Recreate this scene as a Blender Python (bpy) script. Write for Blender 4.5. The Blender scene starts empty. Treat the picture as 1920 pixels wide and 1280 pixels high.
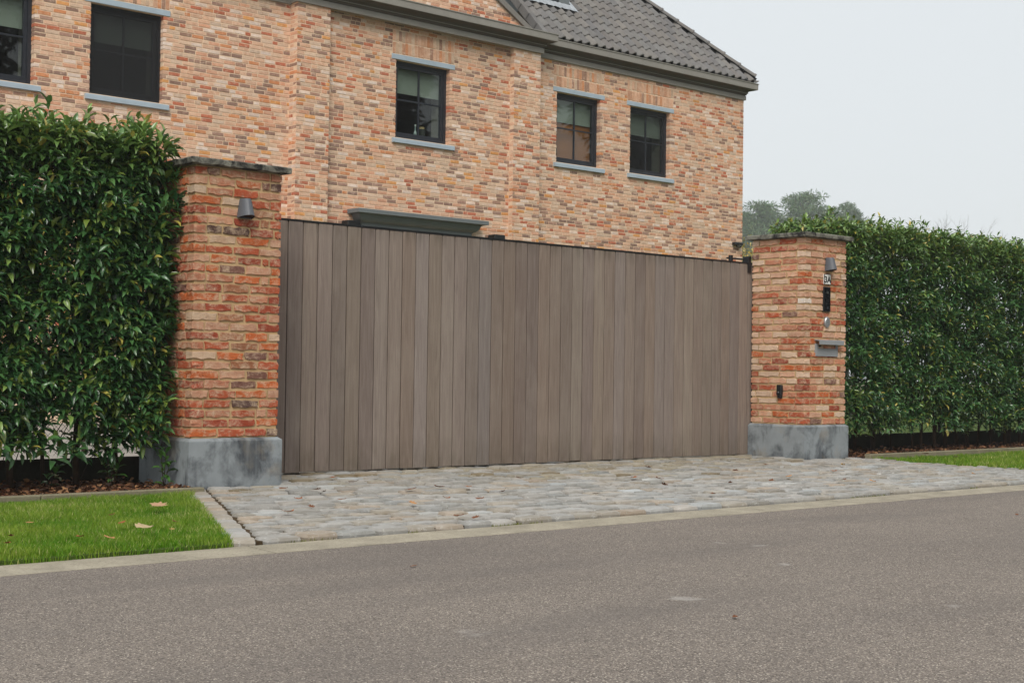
import bpy, bmesh, math, random
import numpy as np
from mathutils import Matrix, Vector

random.seed(7); RNG = np.random.default_rng(11)
SC = bpy.context.scene
COL = SC.collection
R = math.radians

# ------------------------------------------------------------------ camera
CAM = np.array([-5.1377, -9.2556, 0.7788]); FPX = 2709.16
PITCH, ROLL, YAW = 0.02185, 0.0140, 0.7247
fw = np.array([math.sin(YAW)*math.cos(PITCH), math.cos(YAW)*math.cos(PITCH), math.sin(PITCH)])
rt = np.array([math.cos(YAW), -math.sin(YAW), 0.0]); up = np.cross(rt, fw)
rt2 = rt*math.cos(ROLL)+up*math.sin(ROLL); up2 = -rt*math.sin(ROLL)+up*math.cos(ROLL)
cd = bpy.data.cameras.new('camera'); cam = bpy.data.objects.new('camera', cd); COL.objects.link(cam)
cam.matrix_world = Matrix(((rt2[0], up2[0], -fw[0], CAM[0]), (rt2[1], up2[1], -fw[1], CAM[1]), (rt2[2], up2[2], -fw[2], CAM[2]), (0, 0, 0, 1)))
cd.sensor_width = 36; cd.lens = FPX/1920*36; cd.clip_start = 0.05; cd.clip_end = 2000
SC.camera = cam

def proj(P):
    v = np.asarray(P, float)-CAM; z = v@fw
    return 960+FPX*(v@rt2)/z, 640-FPX*(v@up2)/z

# ------------------------------------------------------------------ sky and sun (overcast)
EXPOSURE = 0.78
SUN_DIR = Vector((-0.50, -0.50, 0.71)).normalized()          # towards the sun
w = bpy.data.worlds.new('World'); SC.world = w; w.use_nodes = True
nt = w.node_tree; bg = nt.nodes['Background']
sky = nt.nodes.new('ShaderNodeTexSky'); sky.sky_type = 'NISHITA'; sky.sun_disc = False
sky.sun_elevation = math.asin(SUN_DIR.z); sky.sun_rotation = math.atan2(SUN_DIR.x, SUN_DIR.y)
sky.dust_density = 6; sky.air_density = 1.0
mx = nt.nodes.new('ShaderNodeMix'); mx.data_type = 'RGBA'; mx.inputs[0].default_value = 0.94
nt.links.new(sky.outputs[0], mx.inputs[6]); mx.inputs[7].default_value = (4.75, 4.98, 5.12, 1)   # the even cloud layer
nt.links.new(mx.outputs[2], bg.inputs[0]); bg.inputs[1].default_value = 0.1
sd = bpy.data.lights.new('sun', 'SUN'); sd.energy = 1.5; sd.angle = R(28); sd.color = (1.0, 0.96, 0.90)
sun = bpy.data.objects.new('sun', sd); COL.objects.link(sun)
sun.rotation_euler = (-SUN_DIR).to_track_quat('-Z', 'Y').to_euler()
vs = SC.view_settings; vs.view_transform = 'Standard'; vs.look = 'None'; vs.gamma = 1; vs.use_curve_mapping = False
vs.exposure = EXPOSURE
SC.cycles.max_bounces = 8; SC.cycles.transparent_max_bounces = 16; SC.cycles.volume_bounces = 1

# ------------------------------------------------------------------ helpers
def S(r, g, b, k=1.0):
    f = lambda c: (c/255/12.92 if c/255 <= .04045 else ((c/255+.055)/1.055)**2.4)*k
    return (f(r), f(g), f(b), 1.0)

def tag(o, label=None, cat=None, group=None, kind=None):
    if label: o['label'] = label
    if cat: o['category'] = cat
    if group: o['group'] = group
    if kind: o['kind'] = kind
    return o

def thing(name, loc, label, cat, group=None):
    o = bpy.data.objects.new(name, None); o.location = loc; o.empty_display_size = .1; COL.objects.link(o)
    return tag(o, label, cat, group)

def link(name, me, parent=None, mat=None):
    o = bpy.data.objects.new(name, me); COL.objects.link(o)
    if mat is not None:
        if len(me.materials) == 0: me.materials.append(mat)
    if parent is not None:
        o.parent = parent
        if parent.type == 'EMPTY': o.matrix_parent_inverse = Matrix.Translation(-parent.location)
    return o

class MB:
    def __init__(s): s.v = []; s.f = []; s.c = []
    def add(s, vs, fs, c=None):
        b = len(s.v); s.v += [tuple(map(float, p)) for p in vs]; s.f += [tuple(i+b for i in q) for q in fs]; s.c += [c]*len(fs); return s
    def box(s, x0, x1, y0, y1, z0, z1, c=None):
        return s.add([(x0,y0,z0),(x1,y0,z0),(x1,y1,z0),(x0,y1,z0),(x0,y0,z1),(x1,y0,z1),(x1,y1,z1),(x0,y1,z1)],
                     [(0,3,2,1),(4,5,6,7),(0,1,5,4),(1,2,6,5),(2,3,7,6),(3,0,4,7)], c)
    def bbox(s, x0, x1, y0, y1, z0, z1, b=.004, c=None):
        # box with chamfered edges
        vs = []
        for sx in (0, 1):
            for sy in (0, 1):
                for sz in (0, 1):
                    X = (x0, x1)[sx]; Y = (y0, y1)[sy]; Z = (z0, z1)[sz]
                    dx, dy, dz = (b if sx == 0 else -b), (b if sy == 0 else -b), (b if sz == 0 else -b)
                    vs += [(X, Y+dy, Z+dz), (X+dx, Y, Z+dz), (X+dx, Y+dy, Z)]
        I = lambda sx, sy, sz, k: ((sx*2+sy)*2+sz)*3+k
        fs = []
        fs += [(I(0,0,0,0),I(0,0,1,0),I(0,1,1,0),I(0,1,0,0)), (I(1,0,0,0),I(1,1,0,0),I(1,1,1,0),I(1,0,1,0))]
        fs += [(I(0,0,0,1),I(1,0,0,1),I(1,0,1,1),I(0,0,1,1)), (I(0,1,0,1),I(0,1,1,1),I(1,1,1,1),I(1,1,0,1))]
        fs += [(I(0,0,0,2),I(0,1,0,2),I(1,1,0,2),I(1,0,0,2)), (I(0,0,1,2),I(1,0,1,2),I(1,1,1,2),I(0,1,1,2))]
        for a in (0, 1):
            for d in (0, 1):
                fs += [(I(a,d,0,0),I(a,d,0,1),I(a,d,1,1),I(a,d,1,0)), (I(a,0,d,0),I(a,0,d,2),I(a,1,d,2),I(a,1,d,0)), (I(0,a,d,1),I(0,a,d,2),I(1,a,d,2),I(1,a,d,1))]
                for e in (0, 1): fs.append((I(a,d,e,0),I(a,d,e,1),I(a,d,e,2)))
        return s.add(vs, fs, c)
    def tube(s, pts, rad, n=6, c=None, cap=True):
        pts = [Vector(p) for p in pts]; b = len(s.v); m = len(pts)
        if not hasattr(rad, '__len__'): rad = [rad]*m
        for i, p in enumerate(pts):
            d = (pts[min(i+1, m-1)]-pts[max(i-1, 0)]).normalized()
            a = d.cross(Vector((0, 0, 1)) if abs(d.z) < .9 else Vector((1, 0, 0))).normalized(); q = d.cross(a)
            for k in range(n):
                t = 2*math.pi*k/n; s.v.append(tuple(p+(a*math.cos(t)+q*math.sin(t))*rad[i]))
        for i in range(m-1):
            for k in range(n):
                s.f.append((b+i*n+k, b+i*n+(k+1) % n, b+(i+1)*n+(k+1) % n, b+(i+1)*n+k)); s.c.append(c)
        if cap: s.f += [tuple(b+k for k in range(n))[::-1], tuple(b+(m-1)*n+k for k in range(n))]; s.c += [c, c]
        return s
    def prism(s, poly, a0, a1, axis='x', c=None):
        # poly of (p,q); axis x: (y,z), axis y: (x,z), axis z: (x,y)
        f = {'x': lambda t, p: (t, p[0], p[1]), 'y': lambda t, p: (p[0], t, p[1]), 'z': lambda t, p: (p[0], p[1], t)}[axis]
        n = len(poly); vs = [f(a0, p) for p in poly]+[f(a1, p) for p in poly]
        return s.add(vs, [(i, (i+1) % n, n+(i+1) % n, n+i) for i in range(n)]+[tuple(range(n))[::-1], tuple(range(n, 2*n))], c)
    def build(s, name, mat, parent=None, smooth=False, fixn=True):
        me = bpy.data.meshes.new(name); me.from_pydata(s.v, [], s.f)
        if any(c is not None for c in s.c):
            at = me.attributes.new('col', 'FLOAT_COLOR', 'FACE')
            at.data.foreach_set('color', np.array([c if c is not None else (1, 1, 1, 1) for c in s.c], 'f').ravel())
        if fixn:
            bm = bmesh.new(); bm.from_mesh(me); bmesh.ops.recalc_face_normals(bm, faces=bm.faces); bm.to_mesh(me); bm.free()
        if smooth: me.shade_smooth()
        me.update(); return link(name, me, parent, mat)

def npmesh(name, V, F, mat, parent=None, col=None, smooth=False):
    me = bpy.data.meshes.new(name); k = F.shape[1]
    me.vertices.add(len(V)); me.vertices.foreach_set('co', np.asarray(V, 'f').ravel())
    me.loops.add(F.size); me.loops.foreach_set('vertex_index', F.astype('i').ravel())
    me.polygons.add(len(F)); me.polygons.foreach_set('loop_start', np.arange(0, F.size, k, dtype='i'))
    me.update(calc_edges=True)
    if col is not None:
        at = me.attributes.new('col', 'FLOAT_COLOR', 'FACE'); at.data.foreach_set('color', np.asarray(col, 'f').ravel())
    if smooth: me.shade_smooth()
    me.validate(); return link(name, me, parent, mat)

# ------------------------------------------------------------------ materials
def newmat(name, rough=.8, spec=.3):
    m = bpy.data.materials.new(name); m.use_nodes = True; t = m.node_tree; b = t.nodes['Principled BSDF']
    b.inputs['Roughness'].default_value = rough; b.inputs['Specular IOR Level'].default_value = spec
    return m, t, b
def N(t, kind, **kw):
    n = t.nodes.new(kind)
    for k, v in kw.items(): setattr(n, k, v)
    return n
def pos(t, scale=(1, 1, 1)):
    g = N(t, 'ShaderNodeNewGeometry'); m = N(t, 'ShaderNodeMapping'); m.inputs['Scale'].default_value = scale
    t.links.new(g.outputs['Position'], m.inputs[0]); return m.outputs[0]
def noise(t, v, scale, detail=4, rough=.6, dist=0):
    n = N(t, 'ShaderNodeTexNoise'); n.inputs['Scale'].default_value = scale; n.inputs['Detail'].default_value = detail
    n.inputs['Roughness'].default_value = rough; n.inputs['Distortion'].default_value = dist
    t.links.new(v, n.inputs['Vector']); return n.outputs[0]
def voro(t, v, scale, feature='F1', out=0):
    n = N(t, 'ShaderNodeTexVoronoi', feature=feature); n.inputs['Scale'].default_value = scale; t.links.new(v, n.inputs['Vector']); return n.outputs[out]
def rng(t, v, a, b, c=0., d=1.):
    n = N(t, 'ShaderNodeMapRange'); t.links.new(v, n.inputs[0])
    for i, x in enumerate((a, b, c, d)): n.inputs[i+1].default_value = x
    return n.outputs[0]
def mix(t, fac, a, b, mode='MIX'):
    n = N(t, 'ShaderNodeMix', data_type='RGBA', blend_type=mode)
    for s, x in ((n.inputs[0], fac), (n.inputs[6], a), (n.inputs[7], b)):
        if isinstance(x, bpy.types.NodeSocket): t.links.new(x, s)
        else: s.default_value = x
    return n.outputs[2]
def mul(t, a, b, op='MULTIPLY'):
    n = N(t, 'ShaderNodeMath', operation=op)
    for s, x in ((n.inputs[0], a), (n.inputs[1], b)):
        if isinstance(x, bpy.types.NodeSocket): t.links.new(x, s)
        else: s.default_value = x
    return n.outputs[0]
def bump(t, b, h, strength=.3, dist=.01):
    n = N(t, 'ShaderNodeBump'); n.inputs['Strength'].default_value = strength; n.inputs['Distance'].default_value = dist
    t.links.new(h, n.inputs['Height']); t.links.new(n.outputs[0], b.inputs['Normal'])
def setcol(t, b, c):
    if isinstance(c, bpy.types.NodeSocket): t.links.new(c, b.inputs['Base Color'])
    else: b.inputs['Base Color'].default_value = c
def colsrc(t, src):
    if src == 'OBJ': return N(t, 'ShaderNodeObjectInfo').outputs['Color']
    a = N(t, 'ShaderNodeAttribute'); a.attribute_name = 'col'; return a.outputs['Color']
def plain(name, c, rough=.6, spec=.3, var=.12, vscale=6, metal=0, bmp=0, bscale=80):
    m, t, b = newmat(name, rough, spec); p = pos(t); n = noise(t, p, vscale, 5)
    setcol(t, b, mix(t, 1.0, c, N(t, 'ShaderNodeCombineColor').outputs[0], 'MULTIPLY') if False else mix(t, rng(t, n, .3, .7), tuple(x*(1-var) for x in c[:3])+(1,), tuple(min(1, x*(1+var)) for x in c[:3])+(1,)))
    b.inputs['Metallic'].default_value = metal
    if bmp: bump(t, b, noise(t, p, bscale, 4), bmp, .004)
    return m

def brick_mat(name, src, lime, lime_amt, k1=22., grain=90., bmp=.5):
    m, t, b = newmat(name, .9, .15); p = pos(t); c = colsrc(t, src)
    c = mix(t, rng(t, noise(t, p, k1*.9, 4, .6), .40, .68, 0, .55), c, mix(t, 1., c, (.70, .56, .50, 1), 'MULTIPLY'))
    c = mix(t, rng(t, noise(t, p, k1*4, 5, .7), .35, .75, 0, .35), c, mix(t, 1., c, (1.25, 1.05, .85, 1), 'MULTIPLY'))
    l = mul(t, rng(t, noise(t, pos(t, (1, 1, 1.3)), k1*.9, 8, .74, .35), .66-lime_amt*.26, .80-lime_amt*.22, 0, 1), rng(t, noise(t, p, k1*7, 4, .7), .3, .6, .35, 1))
    c = mix(t, mul(t, l, .85), c, lime)
    c = mix(t, rng(t, noise(t, p, grain*2, 3), .60, .75, 0, .45), c, mix(t, 1., c, (.62, .55, .5, 1), 'MULTIPLY'))
    c = mix(t, rng(t, noise(t, p, k1*1.6, 6, .7, .4), .64, .70, 0, .7), c, mix(t, 1., c, (.42, .34, .30, 1), 'MULTIPLY'))
    setcol(t, b, c); bump(t, b, noise(t, p, grain, 6, .75), bmp, .010); return m
M = {}
M['hb_o'] = brick_mat('house brick piece', 'OBJ', S(228, 202, 180), .5, 15, 60, .6)
M['hb_a'] = brick_mat('house brickwork', 'ATTR', S(228, 202, 180), .5, 15, 60, .6)
M['pb_o'] = brick_mat('pillar brick piece', 'OBJ', S(210, 184, 156), .75, 16, 70, 1.)
M['pb_a'] = brick_mat('pillar brickwork', 'ATTR', S(210, 184, 156), .75, 16, 70, 1.)
def mortar(name, c, d):
    m, t, b = newmat(name, .95, .1); p = pos(t); n = noise(t, p, 14, 6, .7)
    setcol(t, b, mix(t, rng(t, n, .3, .7), d, c)); bump(t, b, noise(t, p, 120, 5, .7), .6, .006); return m
M['hmortar'] = mortar('house mortar', S(230, 203, 175), S(214, 186, 158))
M['pmortar'] = mortar('pillar mortar', S(200, 172, 132), S(170, 140, 102))

def bluestone(name, base, dark, amt):
    m, t, b = newmat(name, .7, .3); p = pos(t)
    st = noise(t, pos(t, (1, 1, .8)), 4.2, 6, .62, .3); st2 = noise(t, pos(t, (30, 30, 2.0)), 1.0, 4)
    f = mul(t, rng(t, st, .45-amt, .60-amt*.5, 0, 1), rng(t, st2, .2, .7, .45, 1))
    c = mix(t, rng(t, noise(t, p, 9, 6), .3, .7), base, tuple(x*.82 for x in base[:3])+(1,))
    c = mix(t, mul(t, f, .92), c, dark); c = mix(t, rng(t, noise(t, p, 3.5, 4), .58, .7, 0, .35), c, S(150, 138, 120))
    setcol(t, b, c); bump(t, b, noise(t, p, 150, 4), .15, .003); return m
M['plinth'] = bluestone('blue stone plinth', S(142, 148, 151), S(48, 51, 57), .0)
M['lintel'] = plain('pale blue stone', S(163, 177, 188), .7, .3, .07, 5, 0, .1)
def capmat():
    m, t, b = newmat('weathered capstone', .9, .2); p = pos(t)
    f = rng(t, noise(t, p, 7, 6, .68, .5), .44, .58)
    c = mix(t, f, S(122, 120, 110), S(44, 43, 42)); c = mix(t, rng(t, noise(t, p, 30, 4), .6, .7, 0, .6), c, S(150, 150, 135))
    setcol(t, b, c); bump(t, b, noise(t, p, 60, 6), .5, .006); return m
M['cap'] = capmat()
def woodmat():
    m, t, b = newmat('weathered gate wood', .75, .25); oi = N(t, 'ShaderNodeObjectInfo')
    g = N(t, 'ShaderNodeNewGeometry'); ad = N(t, 'ShaderNodeVectorMath', operation='ADD'); cc = N(t, 'ShaderNodeCombineXYZ')
    t.links.new(mul(t, oi.outputs['Random'], 37.), cc.inputs[2]); t.links.new(g.outputs['Position'], ad.inputs[0]); t.links.new(cc.outputs[0], ad.inputs[1])
    mp = N(t, 'ShaderNodeMapping'); mp.inputs['Scale'].default_value = (26, 26, 1.1); t.links.new(ad.outputs[0], mp.inputs[0])
    g1 = noise(t, mp.outputs[0], 1.6, 8, .65, 1.6)
    mp2 = N(t, 'ShaderNodeMapping'); mp2.inputs['Scale'].default_value = (160, 160, 3.0); t.links.new(ad.outputs[0], mp2.inputs[0])
    g2 = noise(t, mp2.outputs[0], 1., 4, .6)
    c = oi.outputs['Color']
    c = mix(t, rng(t, g1, .3, .72), mix(t, 1., c, (.74, .70, .67, 1), 'MULTIPLY'), mix(t, 1., c, (1.18, 1.17, 1.15, 1), 'MULTIPLY'))
    c = mix(t, rng(t, g2, .5, .75, 0, .35), c, mix(t, 1., c, (.6, .56, .54, 1), 'MULTIPLY'))
    # rain-washed weathering: pale broad patches
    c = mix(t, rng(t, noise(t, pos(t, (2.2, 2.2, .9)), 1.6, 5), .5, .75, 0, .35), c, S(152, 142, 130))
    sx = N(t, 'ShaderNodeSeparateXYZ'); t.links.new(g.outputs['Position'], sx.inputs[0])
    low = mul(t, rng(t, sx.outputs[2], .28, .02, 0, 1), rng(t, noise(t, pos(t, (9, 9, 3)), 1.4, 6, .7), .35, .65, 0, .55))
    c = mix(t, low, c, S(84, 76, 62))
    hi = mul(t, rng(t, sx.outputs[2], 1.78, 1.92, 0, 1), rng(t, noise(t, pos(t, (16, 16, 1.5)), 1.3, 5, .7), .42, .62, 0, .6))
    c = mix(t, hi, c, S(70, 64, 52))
    setcol(t, b, c); bump(t, b, g2, .25, .003); return m
M['wood'] = woodmat()
M['black'] = plain('black powder coat', S(24, 25, 27), .45, .4, .1)
M['frame'] = plain('anthracite window frame', S(36, 40, 47), .4, .4, .06)
M['darkframe'] = plain('dark screen frame', S(28, 30, 33), .5, .3, .06)
M['lamp'] = plain('grey lamp housing', S(86, 89, 95), .45, .4, .05)
M['lampdark'] = plain('lamp inside', S(30, 30, 32), .5, .3, .05)
M['zinc'] = plain('grey zinc', S(124, 120, 114), .55, .35, .07, 4)
M['soffit'] = plain('soffit brown with shade', S(88, 80, 70), .6, .3, .08, 3)  # underside shade of the cornice put into the bed mould's colour
M['fasc'] = plain('grey painted fascia', S(140, 136, 129), .55, .35, .07, 4)
M['zincl'] = plain('pale lead flashing', S(156, 161, 166), .55, .35, .14, 9, 0, .5, 18)
M['hood'] = plain('grey painted hood', S(108, 114, 116), .5, .35, .06, 3)
M['metal'] = plain('grey letterbox metal', S(140, 143, 146), .4, .5, .05)
M['steel'] = plain('brushed steel', S(165, 168, 170), .35, .5, .06, 8, .6)
M['white'] = plain('white enamel', S(225, 225, 220), .4, .4, .04)
M['room'] = plain('room plaster', S(120, 118, 108), .9, .2, .05)
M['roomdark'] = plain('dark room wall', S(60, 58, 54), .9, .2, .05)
M['blind'] = plain('roller blind cloth', S(150, 155, 146), .85, .2, .05, 2)
M['orange'] = plain('orange brown cupboard', S(160, 100, 56), .6, .3, .12, 3)
M['jar'] = plain('ribbed jar glass', S(60, 62, 58), .25, .5, .1)
M['lid'] = plain('cork lid', S(190, 165, 120), .8, .2, .1)
def tilemat():
    m, t, b = newmat('concrete roof tile', .75, .3); p = pos(t); c = N(t, 'ShaderNodeObjectInfo').outputs['Color']
    c = mix(t, rng(t, noise(t, p, 5, 6, .7), .3, .7), mix(t, 1., c, (.82, .82, .82, 1), 'MULTIPLY'), mix(t, 1., c, (1.1, 1.1, 1.08, 1), 'MULTIPLY'))
    c = mix(t, rng(t, noise(t, p, 22, 5), .6, .75, 0, .4), c, S(128, 126, 112)); setcol(t, b, c); bump(t, b, noise(t, p, 90, 4), .2, .004); return m
M['tile'] = tilemat()
def glassmat(name, tint, ior=1.5):
    m = bpy.data.materials.new(name); m.use_nodes = True; t = m.node_tree; t.nodes.clear()
    o = N(t, 'ShaderNodeOutputMaterial'); a = N(t, 'ShaderNodeBsdfTransparent'); g = N(t, 'ShaderNodeBsdfGlossy'); f = N(t, 'ShaderNodeFresnel'); x = N(t, 'ShaderNodeMixShader')
    a.inputs[0].default_value = tint; g.inputs['Roughness'].default_value = .015; gm = N(t, 'ShaderNodeNewGeometry'); t.links.new(rng(t, gm.outputs['Backfacing'], 0, 1, ior, 1/ior), f.inputs[0])
    t.links.new(f.outputs[0], x.inputs[0]); t.links.new(a.outputs[0], x.inputs[1]); t.links.new(g.outputs[0], x.inputs[2]); t.links.new(x.outputs[0], o.inputs[0]); return m
M['glass'] = glassmat('window glass', (.86, .9, .88, 1))
def screenmat(name, open_):
    m = bpy.data.materials.new(name); m.use_nodes = True; t = m.node_tree; b = t.nodes['Principled BSDF']; o = t.nodes['Material Output']
    b.inputs['Base Color'].default_value = S(24, 25, 27); b.inputs['Roughness'].default_value = .7
    a = N(t, 'ShaderNodeBsdfTransparent'); x = N(t, 'ShaderNodeMixShader'); x.inputs[0].default_value = open_
    t.links.new(b.outputs[0], x.inputs[1]); t.links.new(a.outputs[0], x.inputs[2]); t.links.new(x.outputs[0], o.inputs[0]); return m
M['screen'] = screenmat('woven insect screen', .6)

def asphalt():
    m, t, b = newmat('aged asphalt', .9, .25); p = pos(t)
    n1 = noise(t, p, .6, 5, .6); n2 = noise(t, p, 5, 5, .7); vo = N(t, 'ShaderNodeTexVoronoi'); vo.inputs['Scale'].default_value = 230; t.links.new(p, vo.inputs['Vector'])
    sv = N(t, 'ShaderNodeSeparateColor'); t.links.new(vo.outputs['Color'], sv.inputs[0])
    c = mix(t, rng(t, n1, .3, .7), S(114, 106, 100), S(130, 121, 113))
    c = mix(t, rng(t, n2, .3, .72), mix(t, 1., c, (.88, .88, .88, 1), 'MULTIPLY'), c)
    c = mix(t, rng(t, sv.outputs[0], .5, .75, 0, .65), c, S(160, 148, 135))
    c = mix(t, rng(t, sv.outputs[1], .55, .8, 0, .8), c, S(74, 67, 62))
    c = mix(t, rng(t, sv.outputs[2], .94, .97, 0, .75), c, S(204, 194, 180))
    c = mix(t, rng(t, noise(t, pos(t, (.35, 1.6, 1)), .9, 5, .6), .48, .68, 0, .42), c, S(98, 92, 88))
    c = mix(t, rng(t, noise(t, p, 2.6, 3, .5), .72, .76, 0, .45), c, S(176, 172, 166))
    setcol(t, b, c); bump(t, b, vo.outputs['Distance'], .6, .003); return m
M['asphalt'] = asphalt()
def groundmat(name, a, bcol, sc, bm=.4, sp=60):
    m, t, b = newmat(name, .95, .15); p = pos(t); c = mix(t, rng(t, noise(t, p, sc, 6, .7), .3, .7), a, bcol)
    c = mix(t, rng(t, noise(t, p, sp, 4, .7), .5, .7, 0, .6), c, tuple(x*.5 for x in a[:3])+(1,)); setcol(t, b, c); bump(t, b, noise(t, p, sp, 5, .7), bm, .01); return m
M['kerb'] = groundmat('kerb concrete', S(138, 131, 116), S(174, 165, 147), 5, .4, 90)
M['edging'] = groundmat('edging concrete', S(140, 132, 110), S(112, 108, 88), 5, .4, 90)
M['sand'] = groundmat('joint sand and moss', S(84, 68, 50), S(62, 56, 40), 4, .6, 60)
M['soil'] = groundmat('bed soil', S(58, 44, 34), S(40, 32, 26), 8, .8, 40)
M['turf'] = groundmat('turf soil', S(72, 92, 34), S(60, 76, 30), 8, .6, 60)
M['gravel'] = groundmat('pale gravel', S(150, 144, 136), S(166, 160, 152), 6, .6, 90)
M['field'] = groundmat('open ground', S(92, 98, 58), S(112, 108, 70), .2, .2, 4)
M['panel'] = groundmat('dark concrete base panel', S(70, 66, 56), S(52, 50, 42), 5, .3, 70)
def stonemat(name, src):
    m, t, b = newmat(name, .62, .4); p = pos(t); c = colsrc(t, src)
    c = mix(t, rng(t, noise(t, p, 9, 5, .65), .35, .7, 0, .8), c, mix(t, 1., c, (.72, .70, .66, 1), 'MULTIPLY'))
    c = mix(t, rng(t, noise(t, p, 38, 5, .7), .56, .7, 0, .6), c, S(205, 205, 200)); c = mix(t, rng(t, noise(t, p, 2.2, 5), .55, .7, 0, .35), c, S(140, 118, 86))
    setcol(t, b, c); bump(t, b, noise(t, p, 55, 6, .7), .5, .006); return m
M['cob_o'] = stonemat('cobble piece', 'OBJ'); M['cob_a'] = stonemat('cobble field', 'ATTR')
def leafmat(name, src, rough=.28, spec=.7, trans=.18):
    m, t, b = newmat(name, rough, spec); c = colsrc(t, src); p = pos(t)
    c = mix(t, rng(t, noise(t, p, 60, 3), .35, .7, 0, .5), c, mix(t, 1., c, (.7, .75, .6, 1), 'MULTIPLY')); setcol(t, b, c)
    tr = N(t, 'ShaderNodeBsdfTranslucent'); t.links.new(c, tr.inputs[0]); x = N(t, 'ShaderNodeMixShader'); x.inputs[0].default_value = trans
    t.links.new(b.outputs[0], x.inputs[1]); t.links.new(tr.outputs[0], x.inputs[2]); t.links.new(x.outputs[0], t.nodes['Material Output'].inputs[0]); return m
M['leaf_a'] = leafmat('laurel leaves', 'ATTR'); M['leaf_o'] = leafmat('laurel leaf piece', 'OBJ')
M['grass'] = leafmat('grass blades', 'ATTR', .6, .25, .35); M['needle'] = leafmat('pine needles', 'ATTR', .7, .2, .15)
M['dead_a'] = leafmat('dead leaf litter', 'ATTR', .75, .2, .1); M['dead_o'] = leafmat('dead leaf piece', 'OBJ', .75, .2, .1)
M['bark'] = plain('hedge bark', S(62, 50, 40), .9, .15, .25, 20, 0, .6, 60)
M['twig'] = plain('grey twigs', S(104, 96, 88), .9, .15, .15)
M['wire'] = plain('dark wire mesh', S(40, 42, 40), .6, .3, .1)

# ------------------------------------------------------------------ pieces that share mesh data
def box_piece(jit, seed, nx=1, nz=1, cham=(.02, .08)):
    """unit brick: x -.5...5, front at y=0, back at y=1, z -.5...5; uneven outline, chamfered front"""
    r = random.Random(seed); V = []; F = []
    g = lambda: r.uniform(-jit, jit)
    ring = [(-.5+i/nx, -.5) for i in range(nx)]+[(.5, -.5+i/nz) for i in range(nz)]+[(.5-i/nx, .5) for i in range(nx)]+[(-.5, .5-i/nz) for i in range(nz)]
    n = len(ring); off = [(g()*.25, g()) for _ in ring]
    for x, z in ring: V.append((x, 1, z))
    for (x, z), (a, b) in zip(ring, off): V.append((x+a, .05+abs(g())*.2, z+b))
    for (x, z), (a, b) in zip(ring, off): V.append(((x+a)*(1-2*cham[0]), g()*.12, (z+b)*(1-2*cham[1])))
    for i in range(n):
        j = (i+1) % n; F += [(i, j, n+j, n+i), (n+i, n+j, 2*n+j, 2*n+i)]
    F.append(tuple(2*n+i for i in range(n)))
    F = [q[::-1] for q in F]
    return np.array(V), F

class Pieces:
    def __init__(s, variants): s.var = variants; s.items = []; s.me = {}
    def add(s, k, loc, scale, rz, col, vis=True): s.items.append((k, loc, scale, rz, col, vis))
    def emit(s, name, stuffname, parent, mo, ma, limit=300):
        it = s.items
        d = sorted(range(len(it)), key=lambda i: (not it[i][5], float(np.sum((np.array(it[i][1])-CAM)**2))))
        sel = [i for i in d[:limit] if it[i][5]]; ss = set(sel)
        for i in sel:
            k, loc, sc, rz, col, _ = it[i]
            if k not in s.me:
                me = bpy.data.meshes.new(name); me.from_pydata([tuple(v) for v in s.var[k][0]], [], s.var[k][1]); me.materials.append(mo); s.me[k] = me
            o = link(name, s.me[k], parent); o.location = loc; o.scale = sc; o.rotation_euler = (0, 0, rz) if not hasattr(rz, '__len__') else rz; o.color = col
        mb = MB()
        for i, (k, loc, sc, rz, col, _) in enumerate(it):
            if i in ss: continue
            V, F = s.var[k]; e = (0, 0, rz) if not hasattr(rz, '__len__') else rz
            m = np.array((Matrix.Translation(loc) @ Matrix.LocRotScale(None, __import__('mathutils').Euler(e), None) @ Matrix.Diagonal((*sc, 1)))[:])[:3] if False else None
            c, sn = math.cos(e[2]), math.sin(e[2]); P = V*np.array(sc)
            if e[0]:
                ca, sa = math.cos(e[0]), math.sin(e[0]); P = np.stack([P[:, 0], P[:, 1]*ca-P[:, 2]*sa, P[:, 1]*sa+P[:, 2]*ca], 1)
            P = np.stack([P[:, 0]*c-P[:, 1]*sn, P[:, 0]*sn+P[:, 1]*c, P[:, 2]], 1)+np.array(loc)
            mb.add(P, F, col)
        if mb.v:
            o = mb.build(stuffname, ma, parent, fixn=False); o['kind'] = 'stuff'

def pick(pal, r=random):
    x = r.random()*sum(p[0] for p in pal)
    for wt, c in pal:
        x -= wt
        if x <= 0: break
    k = r.uniform(.90, 1.10); h = r.uniform(.97, 1.03)
    return (min(1, c[0]*k*h), min(1, c[1]*k), min(1, c[2]*k/h), 1)

# ================================================================== GROUND
def sheet(name, poly, z, mat, kind='structure', thick=.0):
    mb = MB()
    if thick: mb.prism(poly, z-thick, z, 'z')
    else: mb.add([(x, y, z) for x, y in poly], [tuple(range(len(poly)))])
    return tag(mb.build(name, mat, None), kind=kind)
def rect(x0, x1, y0, y1): return [(x0, y0), (x1, y0), (x1, y1), (x0, y1)]
sheet('ground', rect(-500, 500, -500, 500), -.16, M['field'])
mb = MB(); nx, ny = 60, 20
xs = np.linspace(-45, 75, nx+1); ys = np.linspace(-13, -3.555, ny+1)
vv = [(x, y, -.064-.012*((y+3.555)/9.4)**2) for y in ys for x in xs]
mb.add(vv, [(j*(nx+1)+i, j*(nx+1)+i+1, (j+1)*(nx+1)+i+1, (j+1)*(nx+1)+i) for j in range(ny) for i in range(nx)])
tag(mb.build('road', M['asphalt'], None, smooth=True), kind='structure')
sheet('forecourt', rect(-30, 6.95, .32, 26), -.012, M['gravel'])
sheet('garden', rect(6.95, 60, .32, 40), -.012, M['turf'])

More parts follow.
